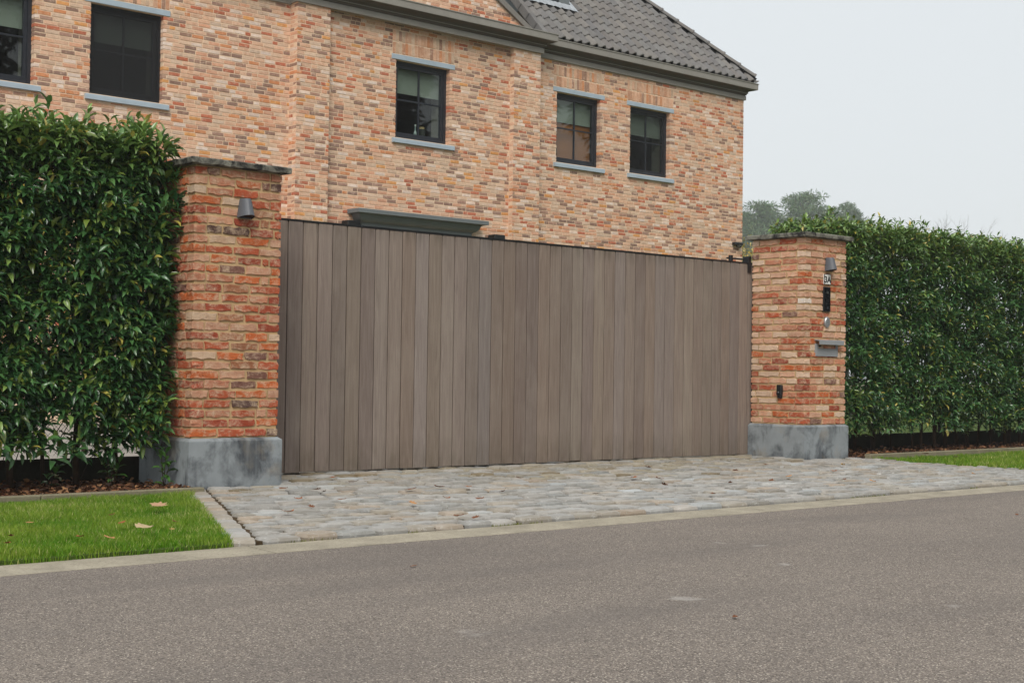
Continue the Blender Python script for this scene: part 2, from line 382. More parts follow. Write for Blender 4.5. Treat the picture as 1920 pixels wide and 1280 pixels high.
# kerb band: long cast concrete slabs
kb = tag(MB().box(-45, 75, -3.553, -3.292, -.15, -.075).build('kerb', M['edging']), kind='structure')
edges = [-45, -12, -5.2, -1.52, 2.1, 6.55, 10.2, 14, 20, 75]
for a, b in zip(edges[:-1], edges[1:]):
    mbk = MB(); n = max(2, int((b-a)/.25)); n = min(n, 60); r = random.Random(int(a*10))
    prof = lambda x: [(-3.556+r.uniform(-.006, .006), -.0625), (-3.556, -.12), (-3.298, -.12), (-3.298+r.uniform(-.004, .004), -.056)]
    sec = [prof(x) for x in range(n+1)]; X = np.linspace(a+.004, b-.004, n+1)
    V = [(X[i], p[0]-(.02 if i == 0 else 0)*0, p[1]) for i in range(n+1) for p in sec[i]]
    F = [(i*4+k, i*4+(k+1) % 4, (i+1)*4+(k+1) % 4, (i+1)*4+k) for i in range(n) for k in range(4)]+[(0, 1, 2, 3), (n*4+3, n*4+2, n*4+1, n*4)]
    mbk.add(V, F).build('kerb_slab', M['kerb'], kb)

XL, XR, YA, YB = -.371, .3027, -.671, -.018           # near gate pillar
XS, XE = 6.243, 6.911                                 # far gate pillar
ZP, NCOURSE, CH = .3137, 28, .065
def zd(y): return -.002 + .0088*min(0, y+.3)
def xin(y): return -.504-(-1.214-y)*.4567 if y < -.69 else .30
RE = [(-3.4, 7.75), (-2.9, 7.35), (-2.45, 7.1), (-1.9, 6.95), (-1.4, 6.93), (-.6, 6.97), (.5, 6.97)]
def xre(y): return float(np.interp(y, [p[0] for p in RE], [p[1] for p in RE]))
poly = [(-1.56, -3.235), (-.43, -.70), (.2, -.69), (.2, .315), (7.0, .315), (6.97, -.6)]+[(x, y) for y, x in RE[::-1][2:-1]]+[(7.62, -3.235)]
mb = MB(); n = len(poly); mb.add([(x, y, zd(y)-.019) for x, y in poly]+[(x, y, -.15) for x, y in poly], [tuple(range(n))]+[(i, n+i, n+(i+1) % n, (i+1) % n) for i in range(n)])
drive = tag(mb.build('driveway', M['sand']), kind='structure')
def cob_variant(seed):
    r = random.Random(seed); n = 12; V = []; F = []
    ang = [math.atan2(b_, a_) for a_, b_ in ((1, -.35), (1, .3), (.93, .93), (.4, 1), (-.3, 1), (-.93, .93), (-1, .35), (-1, -.3), (-.93, -.93), (-.35, -1), (.3, -1), (.93, -.93))]; e = 9.0
    rad = []
    for a in ang:
        c, s_ = abs(math.cos(a)), abs(math.sin(a)); rr = .5/((c**e+s_**e)**(1/e)); rad.append(rr*r.uniform(.95, 1.015))
    for z, k, j in ((-1, .95, 0), (-.28, 1., .03), (-.07, .93, .04)):
        for a, q in zip(ang, rad): V.append((math.cos(a)*q*k, math.sin(a)*q*k, z+r.uniform(-j, j)))
    V.append((r.uniform(-.1, .1), r.uniform(-.1, .1), -.01))
    for L in (0, 1):
        for i in range(n): j = (i+1) % n; F.append((L*n+i, L*n+j, (L+1)*n+j, (L+1)*n+i))
    F += [(2*n+i, 2*n+(i+1) % n, 3*n) for i in range(n)]
    return np.array(V), F
COBPAL = [(4, S(159, 157, 153)), (3, S(167, 164, 159)), (2.6, S(162, 155, 144)), (.8, S(165, 152, 137)), (1.8, S(147, 145, 140)), (.8, S(174, 175, 173))]
COBTAN = [(2, S(152, 143, 124)), (2, S(146, 139, 126)), (1.5, S(160, 153, 139)), (.6, S(132, 120, 98)), (1.4, S(154, 152, 146))]
cob = Pieces([cob_variant(i) for i in range(12)]); r = random.Random(3)
def inframe(P, m=10):
    u, v = proj(P); return -m < u < 1920+m and -m < v < 1280+m
y = -3.290; row = 0
while y < .3:
    dep = r.uniform(.115, .14) if row else .145
    x = xin(y+dep/2)+r.uniform(.01, .02) - (.0 if row % 2 else .0); first = True
    xr_ = xre(y+dep/2)
    while x < xr_-.05:
        L = r.uniform(.15, .225) if row else r.uniform(.18, .25)
        if first and row % 2: L *= .6
        if x+L > xr_: L = max(.06, xr_-x)
        cx, cy = x+L/2, y+dep/2; first = False
        blocked = (XL-.03 < cx < XR+.03 and YA-.03 < cy < YB+.02) or (XS-.06 < cx < XE+.03 and YA-.03 < cy < YB+.03) or (cx < XR and cy > YA-.02)
        if not blocked:
            f_ = min(1, max(0, (cy+1.45-.25*math.sin(cx*1.3))/1.1))            # mossy tan stones by the gate, blue grey ones by the road
            z = zd(cy)+r.uniform(-.007, .008); fy = r.uniform(-.014, .012) if row == 0 else r.uniform(-.003, .003)
            cob.add(r.randrange(12), (cx, cy+fy, z), ((L-.010)*r.uniform(.95, 1.0), (dep-.009)*r.uniform(.93, 1.0), .07), (r.uniform(-.03, .03), 0, r.uniform(-.035, .035)), pick(COBTAN if r.random() < f_*.85 else COBPAL, r), inframe((cx, cy, z)))
        x += L+r.uniform(.001, .007)
    y += dep+r.uniform(.002, .006); row += 1
dirv = Vector((-.907, -1.986, 0)).normalized(); nrm = Vector((-dirv.y, dirv.x, 0))*-1      # left border course of long stones
p0 = Vector((-.278, -.72, 0)); t_ = 0
Ltot = (3.29-.72)/abs(dirv.y); nb = 14
cuts = np.cumsum([r.uniform(.8, 1.2) for _ in range(nb)]); cuts = np.concatenate([[0], cuts/cuts[-1]*Ltot])
for a_, b2 in zip(cuts[:-1], cuts[1:]):
    L = b2-a_; c = p0+dirv*((a_+b2)/2)+Vector((-.072, .033, 0))
    cob.add(r.randrange(12), (c.x, c.y, zd(c.y)+r.uniform(-.004, .004)), (L-.006, r.uniform(.128, .142), .07), (r.uniform(-.03, .03), 0, math.atan2(dirv.y, dirv.x)+r.uniform(-.03, .03)), pick(COBPAL[1:4], r), True)
cob.emit('cobblestone', 'cobble_field', drive, M['cob_o'], M['cob_a'], 300)

# beds, edgings, lawns
for x0, x1 in ((-7, XL-.04), (XE+.03, 18)):
    sheet('planting_bed', rect(x0, x1, -.86, .319), -.03, M['soil'])
ed = tag(MB().box(-7, XL-.03, -.925, -.885, -.14, -.02).build('bed_edging', M['edging']), kind='structure')
for i in range(6): MB().bbox(-7+i*1.1+.003, min(-7+(i+1)*1.1-.003, XL-.025), -.93, -.87, -.1, .012, .006).build('edging_slab', M['edging'], ed)
ed2 = tag(MB().box(XE+.06, 18, -.925, -.885, -.14, -.02).build('bed_edging', M['edging']), kind='structure')
for i in range(11): MB().bbox(XE+.05+i*1.0+.003, XE+.05+(i+1)*1.0-.003, -.935, -.865, -.1, .028, .006).build('edging_slab', M['edging'], ed2)
lawnL = [(-9, -3.296), (-1.63, -3.296), (-.53, -.935), (-9, -.935)]
lawnR = [(7.76, -3.29), (20, -3.29), (20, -.94), (7.0, -.94), (6.99, -1.4), (7.02, -1.9), (7.15, -2.45), (7.4, -2.9)]
sheet('lawn', lawnL, -.04, M['turf'], thick=.1); sheet('lawn', lawnR, -.04, M['turf'], thick=.1)
def inpoly(x, y, P):
    ins = np.zeros(len(x), bool); n = len(P)
    for i in range(n):
        x0, y0 = P[i]; x1, y1 = P[(i+1) % n]
        c = ((y0 > y) != (y1 > y)) & (x < (x1-x0)*(y-y0)/((y1-y0) if y1 != y0 else 1e-9)+x0); ins ^= c
    return ins
def grass(name, poly, bx, n, h, wd, label):
    x = RNG.uniform(bx[0], bx[1], n); y = RNG.uniform(bx[2], bx[3], n)
    k = inpoly(x, y, poly); x, y = x[k], y[k]; n = len(x)
    pn = np.sin(x*5.1+1.3*np.sin(y*4))*np.sin(y*6.3+1.7*np.sin(x*3.3)); pn2 = np.sin(x*17+2*np.sin(y*13))*np.sin(y*19+x*5)
    hh = RNG.uniform(.45, 1.3, n)*h*(1+.25*pn); a = RNG.uniform(0, 2*np.pi, n); ww = RNG.uniform(.7, 1.3, n)*wd
    ln = RNG.uniform(.1, .75, n)*hh; la = RNG.uniform(0, 2*np.pi, n)
    B = np.stack([x, y, np.where(y < -3.26, -.058, -.042)], 1); d = np.stack([np.cos(a)*ww, np.sin(a)*ww, 0*a], 1)
    T = B+np.stack([np.cos(la)*ln, np.sin(la)*ln, hh], 1); Mid = B+np.stack([np.cos(la)*ln*.35, np.sin(la)*ln*.35, hh*.6], 1)
    V = np.concatenate([B-d, B+d, Mid+d*.75, Mid-d*.75, T], 1).reshape(-1, 3); i = np.arange(n)[:, None]*5
    F = np.concatenate([i+[0, 1, 2], i+[0, 2, 3], i+[3, 2, 4]], 1).reshape(-1, 3)
    g0 = np.array(S(84, 134, 18)[:3]); g1 = np.array(S(146, 166, 62)[:3]); g2 = np.array(S(186, 186, 120)[:3])
    f = np.clip(.45+.3*pn+.2*pn2+RNG.normal(0, .22, n), 0, 1)[:, None]; c = g0*(1-f)+g1*f; dry = (RNG.random(n) < .05+.22*np.clip(np.sin(x*3.1+2*np.sin(y*2.3))*np.sin(y*4.1+1.0), 0, 1)**2)[:, None]; c = np.where(dry, g2, c)
    col = np.repeat(np.concatenate([c, np.ones((n, 1))], 1), 3, 0)
    return tag(npmesh(name, V, F, M['grass'], None, col), label, 'grass', kind='stuff')
grass('grass', [(-3.3, -3.306), (-1.60, -3.306), (-.5, -.93), (-3.3, -.93)], (-3.3, -.4, -3.306, -.93), 120000, .037, .0020, 'short bright green grass between the near hedge bed and the kerb')
grass('grass', [(7.72, -3.27), (14, -3.27), (14, -.945), (6.98, -.945), (6.97, -1.4), (7.0, -1.9), (7.13, -2.45), (7.38, -2.9)], (6.9, 14, -3.28, -.94), 80000, .042, .0035, 'short bright green grass in front of the far hedge')

# ================================================================== GATE PILLARS
PBPAL = [(3.4, S(176, 92, 64)), (2.2, S(190, 104, 62)), (2.4, S(158, 78, 58)), (2.8, S(184, 126, 100)), (2.2, S(194, 148, 122)), (1.2, S(204, 178, 154)), (1.0, S(122, 88, 78)), (.4, S(96, 74, 68)), (.9, S(160, 110, 82))]
PB_VARS = [box_piece(.12, 100+i, 5, 2, (.012, .05)) for i in range(10)]
def split(total, r, base=.19, j=.016, start=None):
    out = []; x = 0.
    if start: out.append((0, start)); x = start+j
    while total-x > .015:
        L = base*r.uniform(.93, 1.07)
        if total-x-L < .05: L = total-x
        if L > .27: L = L/2
        out.append((x, x+L)); x += L+j
    return out
def pillar(x0, x1, y0, y1, label, seed, whites, pal):
    P = thing('gate_pillar', ((x0+x1)/2, (y0+y1)/2, 0), label, 'gate pillar', 'brick pillars either side of the gate')
    r = random.Random(seed); bs = Pieces(PB_VARS); D = .085; H = CH-.0165; ztop = ZP+NCOURSE*CH
    MB().box(x0+.009, x1-.009, y0+.009, y1-.009, ZP-.02, ztop+.005).build('mortar_core', M['pmortar'], P)
    for k in range(NCOURSE):
        z = ZP+CH*(k+.5)+.003; odd = k % 2
        fx = (x0+(D+.012 if odd else 0), x1-(0 if odd else D+.012)); sy = (y0+(0 if odd else D+.012), y1-(D+.012 if odd else 0))
        for face in range(4):
            if face == 0: a0, a1 = fx
            elif face == 1: a0, a1 = sy
            elif face == 2: a0, a1 = (y0+(D+.012 if odd else 0), y1-(0 if odd else D+.012))
            else: a0, a1 = (x0+(0 if odd else D+.012), x1-(D+.012 if odd else 0))
            segs = split(a1-a0, r, start=None if r.random() < .5 else r.uniform(.085, .12))
            for s0, s1 in segs:
                L = s1-s0; m = a0+(s0+s1)/2; c = pick(pal, r); zz = z+r.uniform(-.002, .002); hh = H*r.uniform(.92, 1.06); pr = r.uniform(-.004, .004)
                lo, rz = {0: ((m, y0-pr, zz), 0), 1: ((x0-pr, m, zz), -math.pi/2), 2: ((x1+pr, m, zz), math.pi/2), 3: ((m, y1+pr, zz), math.pi)}[face]
                for (wf, wu, wz) in whites:
                    if wf == face and abs(m-wu) < L/2 and abs(zz-wz) < CH/2: c = S(228, 222, 214)
                bs.add(r.randrange(10), lo, (L, D, hh), rz, c, face < 2)
    bs.emit('brick', 'hidden_brickwork', P, M['pb_o'], M['pb_a'], 300)
    ph = .024; mb = MB()                                            # blue stone plinth with a chamfered shoulder
    ring = lambda e, z: [(x0-e, y0-e, z), (x1+e, y0-e, z), (x1+e, y1+e*.6, z), (x0-e, y1+e*.6, z)]
    V = ring(ph, -.12)+ring(ph, ZP-.020)+ring(ph-.003, ZP-.014)+ring(.0, ZP+.001); F = []
    for L in range(3): F += [(L*4+i, L*4+(i+1) % 4, L*4+4+(i+1) % 4, L*4+4+i) for i in range(4)]
    F += [(3, 2, 1, 0), (12, 13, 14, 15)]; mb.add(V, F).build('plinth', M['plinth'], P)
    o = .05; z0 = ztop+.004; n = 22; V = []; F = []                  # capstone with a rough, chipped lower edge
    per = []
    for i in range(n): per.append((x0-o+(x1-x0+2*o)*i/n, y0-o))
    for i in range(n): per.append((x1+o, y0-o+(y1-y0+2*o)*i/n))
    for i in range(n): per.append((x1+o-(x1-x0+2*o)*i/n, y1+o))
    for i in range(n): per.append((x0-o, y1+o-(y1-y0+2*o)*i/n))
    m = len(per); cx, cy = (x0+x1)/2, (y0+y1)/2
    for lev, (z, k, j) in enumerate(((0, .93, .0), (.004, .995, .006), (.038, 1., .002), (.046, .985, .001))):
        for (px, py) in per:
            q = k+r.uniform(-j, j); V.append((cx+(px-cx)*q, cy+(py-cy)*q, z0+z+(r.uniform(-.004, .006) if lev == 1 else 0)))
    for L in range(3): F += [(L*m+i, L*m+(i+1) % m, (L+1)*m+(i+1) % m, (L+1)*m+i) for i in range(m)]
    V.append((cx, cy, z0+.062)); V.append((cx, cy, z0)); F += [(3*m+i, 3*m+(i+1) % m, 4*m) for i in range(m)]+[((i+1) % m, i, 4*m+1) for i in range(m)]
    MB().add(V, F).build('capstone', M['cap'], P)
    return P
pillar(XL, XR, YA, YB, 'red brick gate pillar beside the near hedge, with one wall lamp', 21, [(0, XR-.03, 1.36)], PBPAL)
pillar(XS, XE, YA, YB, 'red brick gate pillar with letterbox, number plate and lamp at the far gate end', 22, [(0, XS+.04, 1.83), (0, XS+.04, 1.55)], PBPAL[:4]+[(4.6, S(204, 160, 134)), (3.0, S(214, 188, 166)), (2.4, S(196, 134, 106)), (.8, S(128, 96, 86))])

# ================================================================== SLIDING GATE
GT = 1.915; G = thing('sliding_gate', (3.2, .03, 0), 'wide grey brown gate of vertical timber boards between the brick pillars', 'gate')
WPAL = [(3, S(131, 119, 110)), (2, S(128, 116, 107)), (2, S(134, 123, 113)), (1, S(124, 112, 105)), (1, S(133, 123, 117))]
bw = .1352; x = .793-bw*5; r = random.Random(5); i = 0
while x < XS-.02:
    x1 = min(x+bw, 6.30); zb = .004+r.uniform(-.002, .004)
    mb = MB(); dy = r.uniform(-.0015, .0015)
    mb.bbox(x+.0042, x1-.0042, dy, .024+dy, zb, GT-.012, .003)
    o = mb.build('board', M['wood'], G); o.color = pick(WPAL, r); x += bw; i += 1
MB().box(.05, 6.31, .0255, .03, .01, GT-.01).build('backing', M['black'], G)
MB().box(.05, 6.312, -.004, .075, GT-.011, GT+.002).build('top_cap', M['black'], G)
for z in (.09, .95, GT-.12): MB().box(.1, 6.3, .031, .09, z-.04, z+.04).build('rail', M['black'], G)
for xx in (.1, 2.2, 4.3, 6.24): MB().box(xx, xx+.06, .031, .085, .135, GT-.165).build('upright', M['black'], G)
g2 = thing('gate_guide', (6.22, .02, GT+.03), 'black guide arm with roller above the gate at the far pillar', 'guide arm')
MB().tube([(5.93, .05, GT+.034), (6.05, .05, GT+.034), (6.30, .05, GT+.036)], .009, 8).build('arm', M['black'], g2)
MB().box(6.19, 6.235, -.012, .06, GT-.10, GT+.062).build('bracket', M['black'], g2)
MB().tube([(5.99, .05, GT+.006), (5.99, .05, GT+.064)], .022, 10).build('roller', M['black'], g2)

# ================================================================== FITTINGS ON THE PILLARS
def wall_lamp(x, z, label):
    """half-cone downlight with a slanted open underside"""
    T = thing('wall_lamp', (x, YA, z), label, 'wall lamp', 'grey lamps on the gate pillars')
    n = 14; V = []; F = []; y0 = YA-.004
    def ringp(rx, ry, z0, slant):
        out = []
        for i in range(n+1):
            a = math.pi*i/n; px = -math.cos(a)*rx; py = math.sin(a)*ry; out.append((x+px, y0-py, z0-slant*py/ry*0+slant*(py/ry)))
        return out
    V += ringp(.036, .058, z+.070, 0)+ringp(.040, .066, z+.058, 0)+ringp(.058, .098, z-.062, -.004*0+.018)
    for L in (0, 1): F += [(L*(n+1)+i, L*(n+1)+i+1, (L+1)*(n+1)+i+1, (L+1)*(n+1)+i) for i in range(n)]
    F.append(tuple(range(n+1))); F += [(0, n+1, 2*n+2, 3*n+2, 2*n+1, n)]
    MB().add(V, F).build('lamp_housing', M['lamp'], T)
    V2 = [(x+(p[0]-x)*.9, y0+(p[1]-y0)*.9, p[2]+.006) for p in ringp(.058, .098, z-.062, .018)]
    MB().add(V2+ringp(.058, .098, z-.062, .018), [tuple(range(n+1))]+[(i, i+1, n+2+i, n+1+i) for i in range(n)]).build('light_opening', M['lampdark'], T)
    MB().box(x-.035, x+.035, YA-.006, YA+.012, z-.05, z+.06).build('back_plate', M['lamp'], T)
wall_lamp(.005, 1.868, 'grey cone wall lamp on the near pillar by the dark hedge')
wall_lamp(6.605, 1.885, 'grey cone wall lamp above the house number on the far pillar')

T = thing('number_plate', (6.585, YA, 1.74), 'small white house number plate reading 3A under the far lamp', 'number plate')
MB().bbox(6.533, 6.638, YA-.012, YA+.004, 1.693, 1.792, .003).build('plate', M['white'], T)
mb = MB()
for a in ((6.533, 6.638, 1.7895, 1.7935), (6.533, 6.638, 1.6915, 1.6955), (6.5315, 6.5355, 1.6955, 1.7895), (6.6355, 6.6395, 1.6955, 1.7895)): mb.box(a[0], a[1], YA-.0145, YA-.008, a[2], a[3])
mb.build('border', M['black'], T)
def text_part(s, size, loc, mat, parent, name):
    cu = bpy.data.curves.new(name, 'FONT'); cu.body = s; cu.size = size; cu.align_x = 'CENTER'; cu.extrude = .001; cu.offset = .0022
    o = bpy.data.objects.new('tmp', cu); COL.objects.link(o); bpy.context.view_layer.update()
    me = bpy.data.meshes.new_from_object(o.evaluated_get(bpy.context.evaluated_depsgraph_get())); bpy.data.objects.remove(o)
    me.transform(Matrix.Translation(loc) @ Matrix.Rotation(math.pi/2, 4, 'X')); me.materials.clear(); me.materials.append(mat)
    return link(name, me, parent)
text_part('3A', .088, (6.586, YA-.0135, 1.7105), M['black'], T, 'digits')

T = thing('intercom', (6.58, YA, 1.545), 'tall narrow black intercom panel below the number plate', 'intercom')
MB().bbox(6.523, 6.637, YA-.014, YA+.004, 1.423, 1.668, .004).build('face_plate', M['black'], T)
MB().box(6.533, 6.627, YA-.0165, YA-.010, 1.433, 1.658).build('glass_front', plain('black intercom glass', S(16, 18, 20), .12, .5, .05), T)
MB().tube([(6.58, YA-.022, 1.61), (6.58, YA-.012, 1.61)], .016, 14).build('lens', M['jar'], T)
for zz in (1.545, 1.525, 1.505): MB().box(6.555, 6.605, YA-.019, YA-.015, zz-.003, zz+.003).build('speaker_slot', M['lampdark'], T)
MB().tube([(6.58, YA-.021, 1.462), (6.58, YA-.012, 1.462)], .013, 14).build('call_button', M['frame'], T)

T = thing('keypad', (6.585, YA, 1.32), 'small oval steel keypad above the letterbox', 'keypad')
V = []; n = 22
for e, yy in ((1., YA+.003), (1., YA-.014), (.86, YA-.022)):
    V += [(6.585+.041*e*math.cos(2*math.pi*i/n), yy, 1.321+.054*e*math.sin(2*math.pi*i/n)) for i in range(n)]
MB().add(V, [(L*n+i, L*n+(i+1) % n, (L+1)*n+(i+1) % n, (L+1)*n+i) for L in (0, 1) for i in range(n)]+[tuple(2*n+i for i in range(n))]).build('housing', M['steel'], T)
for a in range(4):
    for b in range(3): MB().bbox(6.563+b*.016, 6.575+b*.016, YA-.0255, YA-.0205, 1.340-a*.0165, 1.351-a*.0165, .0015).build('key', plain('keypad key', S(120, 122, 124), .5, .4, .05) if (a, b) == (0, 0) else bpy.data.materials['keypad key'], T)

T = thing('letterbox', (6.59, YA, 1.07), 'grey metal letterbox with hood built into the far pillar', 'letterbox')
MB().bbox(6.411, 6.770, YA-.010, YA+.02, .985, 1.062, .002).build('front_plate', M['metal'], T)
mb = MB(); mb.box(6.411, 6.450, YA-.010, YA+.02, 1.0625, 1.108); mb.box(6.735, 6.770, YA-.010, YA+.02, 1.0625, 1.108); mb.build('side_cheek', M['metal'], T)
MB().box(6.4505, 6.7345, YA+.03, YA+.05, 1.05, 1.12).build('slot', M['lampdark'], T)
MB().prism([(YA+.01, 1.150), (YA-.055, 1.143), (YA-.064, 1.139), (YA-.064, 1.100), (YA-.058, 1.100), (YA-.056, 1.134), (YA+.01, 1.142)], 6.400, 6.795, 'x').build('hood', M['metal'], T)
MB().tube([(6.462, YA-.008, 1.085), (6.462, YA-.030, 1.085)], .008, 10).build('lock', M['black'], T)

T = thing('photocell', (XS, -.387, .637), 'small black gate sensor low on the far pillar, facing the gate opening', 'sensor')
MB().bbox(XS-.034, XS+.004, -.418, -.357, .596, .702, .008).build('housing', M['black'], T)
MB().bbox(XS-.028, XS+.004, -.412, -.363, .570, .600, .006).build('foot', M['black'], T)
MB().tube([(XS-.036, -.387, .628), (XS-.03, -.387, .628)], .007, 10).build('lens', M['steel'], T)
MB().tube([(XS-.015, -.425, .655), (XS-.015, -.41, .655)], .006, 8).build('screw', M['black'], T)

# ================================================================== HOUSE
YW, YP, YQ1, YQ2 = 10.155, 10.07, 9.945, 9.957
HX0, HX1, HZ1 = -1.0, 18.44, 6.56
H = thing('brick_house', (8.7, 12, 0), 'large pale red brick house with dark windows and grey tiled roof behind the gate', 'house')
WZ0, WZ1 = 4.69, 5.99
WIN = [(1.95, 3.095, YW), (3.93, 5.065, YW), (9.31, 10.455, YP), (13.08, 14.21, YW), (15.035, 16.165, YW)]
SEG = [(HX0, 7.27, YW), (7.27, 7.89, YQ1), (7.89, 11.84, YP), (11.84, 12.48, YQ2), (12.48, HX1, YW)]
mb = MB(); rec = .0048
for a, b, yy in SEG:
    ws = [w_ for w_ in WIN if a < w_[0] < b]; xs = a
    for x0, x1, _ in ws:
        x0 -= .009; x1 += .009
        mb.box(xs, x0, yy+rec, yy+.28, -.1, HZ1+.3); mb.box(x0, x1, yy+rec, yy+.28, -.1, WZ0-.002); mb.box(x0, x1, yy+rec, yy+.28, WZ1+.002, HZ1+.3); xs = x1
    mb.box(xs, b, yy+rec, yy+.28, -.1, HZ1+.3)
mb.box(HX1-.3, HX1-.004, YW+.285, 20, -.1, HZ1+.3)
mb.build('wall', M['hmortar'], H, fixn=False)
HBPAL = [(5.0, S(215, 178, 152)), (3.4, S(209, 184, 162)), (2.3, S(224, 206, 193)), (1.4, S(204, 142, 102)), (1.3, S(186, 114, 88)), (1.9, S(149, 122, 109)), (1.4, S(168, 136, 121)), (2.4, S(209, 161, 134)), (.5, S(214, 157, 100))]
HB = Pieces([box_piece(.05, 300+i, 1, 1, (.012, .05)) for i in range(6)]); r = random.Random(8); HP = 1.30/21
BLOCK = []
for x0, x1, yy in WIN:
    BLOCK += [(x0, x1, WZ0-.01, WZ1+.01), (x0-.105, x1+.115, WZ1, 6.082), (x0-.085, x1+.105, 4.592, WZ0), (x0-.09, x1+.10, 6.082, 6.482)]
HOODB = (8.68, 10.80, 2.9, 3.42)
def hvis(P):
    u, v = proj(P)
    if not (0 < u < 1920 and 0 < v < 1280): return False
    return v < 190 if u < 330 else (v < 290 if u < 550 else v < 405+.0955*(u-528))
def course_fill(a, b, z0, z1, place):
    x = a+(r.uniform(-.15, 0))
    while x < b-.02:
        L = r.choice((.187, .187, .187, .187, .088))*r.uniform(.96, 1.04); s0, s1 = max(x, a), min(x+L, b)
        if b-s1 < .03: s1 = b
        if s1-s0 > .025: place(s0, s1, z0, z1)
        x = max(x+L, s1)+.0135
def lay(a, b, yy, zlo, zhi, blocks):
    k0 = math.floor((zlo-WZ0)/HP)
    while True:
        z0 = WZ0+k0*HP; z1 = z0+HP; k0 += 1
        if z0 > zhi: break
        z1 = min(z1, zhi)
        bl = [q for q in blocks if q[2] < z1-.004 and q[3] > z0+.004 and q[0] < b and q[1] > a]
        cuts = sorted({a, b, *[max(a, min(b, q[0])) for q in bl], *[max(a, min(b, q[1])) for q in bl]})
        merged = []
        for c0, c1 in zip(cuts[:-1], cuts[1:]):
            if c1-c0 < .01: continue
            lo, hi = z0, z1
            for q in bl:
                if q[0] < c1-.001 and q[1] > c0+.001:
                    if q[2] <= lo+.004 and q[3] >= hi-.004: lo = hi
                    elif q[2] <= lo+.004: lo = q[3]
                    else: hi = min(hi, q[2])
            if hi-lo < .022: continue
            if merged and abs(merged[-1][1]-c0) < 1e-6 and merged[-1][2:] == (lo, hi): merged[-1] = (merged[-1][0], c1, lo, hi)
            else: merged.append((c0, c1, lo, hi))
        for c0, c1, lo, hi in merged:
            def place(s0, s1, q0, q1):
                loc = ((s0+s1)/2, yy-r.uniform(-.0015, .003), (q0+q1)/2)
                HB.add(r.randrange(6), loc, (s1-s0, .098, (q1-q0-.0128)*r.uniform(.95, 1.04)), 0, pick(HBPAL, r), hvis(loc))
            course_fill(c0+(.002 if c0 > a else 0), c1-(.002 if c1 < b else 0), lo, hi, place)
for a, b, yy in SEG: lay(a, b, yy, .3, HZ1+.02, BLOCK if yy != YP else BLOCK+[HOODB])
k = 0; z = .3
for (X, ya, yb) in ((7.27, YQ1, YW), (11.84, YQ2, YP)):               # left-hand returns of the pilasters
    k0 = math.floor((.3-WZ0)/HP)
    for kk in range(k0, int((HZ1-WZ0)/HP)+1):
        z = WZ0+(kk+.5)*HP; y0 = ya+(.1 if kk % 2 else .001); L = yb-y0-.006
        if L > .02: HB.add(r.randrange(6), (X-.002, y0+L/2, z), (L, .09, HP-.011), -math.pi/2, pick(HBPAL, r), hvis((X, y0, z)))
        if yb-ya < .15: pass
for x0, x1, yy in WIN:                                                # upright bricks above each lintel
    n = 20
    for rowz, hh in ((6.086, .195), (6.288, .19)):
        bx = x0-.085+(0 if hh == .195 else -.005); wd = (x1+.095-(x0-.085))/n
        for i in range(n):
            loc = (bx+(i+.5)*wd, yy-r.uniform(-.001, .003), rowz+hh/2)
            HB.add(r.randrange(6), loc, (wd-.009, .098, hh-.008), 0, pick([(4, S(212, 172, 145)), (2, S(206, 180, 156)), (1.5, S(194, 150, 122)), (1., S(164, 132, 114)), (1, S(204, 146, 108))], r), hvis(loc))
RK = lambda z: 12.004-(z-7.012)/.57                                   # raking right edge of the gable above the cornice
YG = 9.985
MB().prism([(7.55, 6.7), (12.20, 6.7), (12.20, 6.9), (9.87, 8.23), (7.55, 6.9)], YG+rec, YG+.26, 'y').build('gable_wall', M['hmortar'], H)
kk = math.ceil((6.75-WZ0)/HP)
while WZ0+kk*HP < 8.1:
    z0 = WZ0+kk*HP; xr_ = RK(z0+HP)+.01; xl_ = 19.75-xr_
    def place(s0, s1, q0, q1): HB.add(r.randrange(6), ((s0+s1)/2, YG-r.uniform(-.001, .003), (q0+q1)/2), (s1-s0, .09, HP-.011), 0, pick(HBPAL, r), hvis(((s0+s1)/2, YG, q0)))
    if xr_-xl_ > .1: course_fill(xl_, xr_, z0, z0+HP, place)
    kk += 1
HB.emit('brick', 'brickwork', H, M['hb_o'], M['hb_a'], 300)
mb = MB()
for sgn in (1, -1):
    P = [(RK(6.85)+.0, 6.85), (9.875, 7.012+(12.004-9.875)*.57), (9.875, 7.012+(12.004-9.875)*.57+.115), (RK(6.85)+.19, 6.85)]
    if sgn < 0: P = [(19.75-x, z) for x, z in P]
    mb.prism(P, YG-.05, YG+.32, 'y')
mb.build('gable_coping', M['zinc'], H)

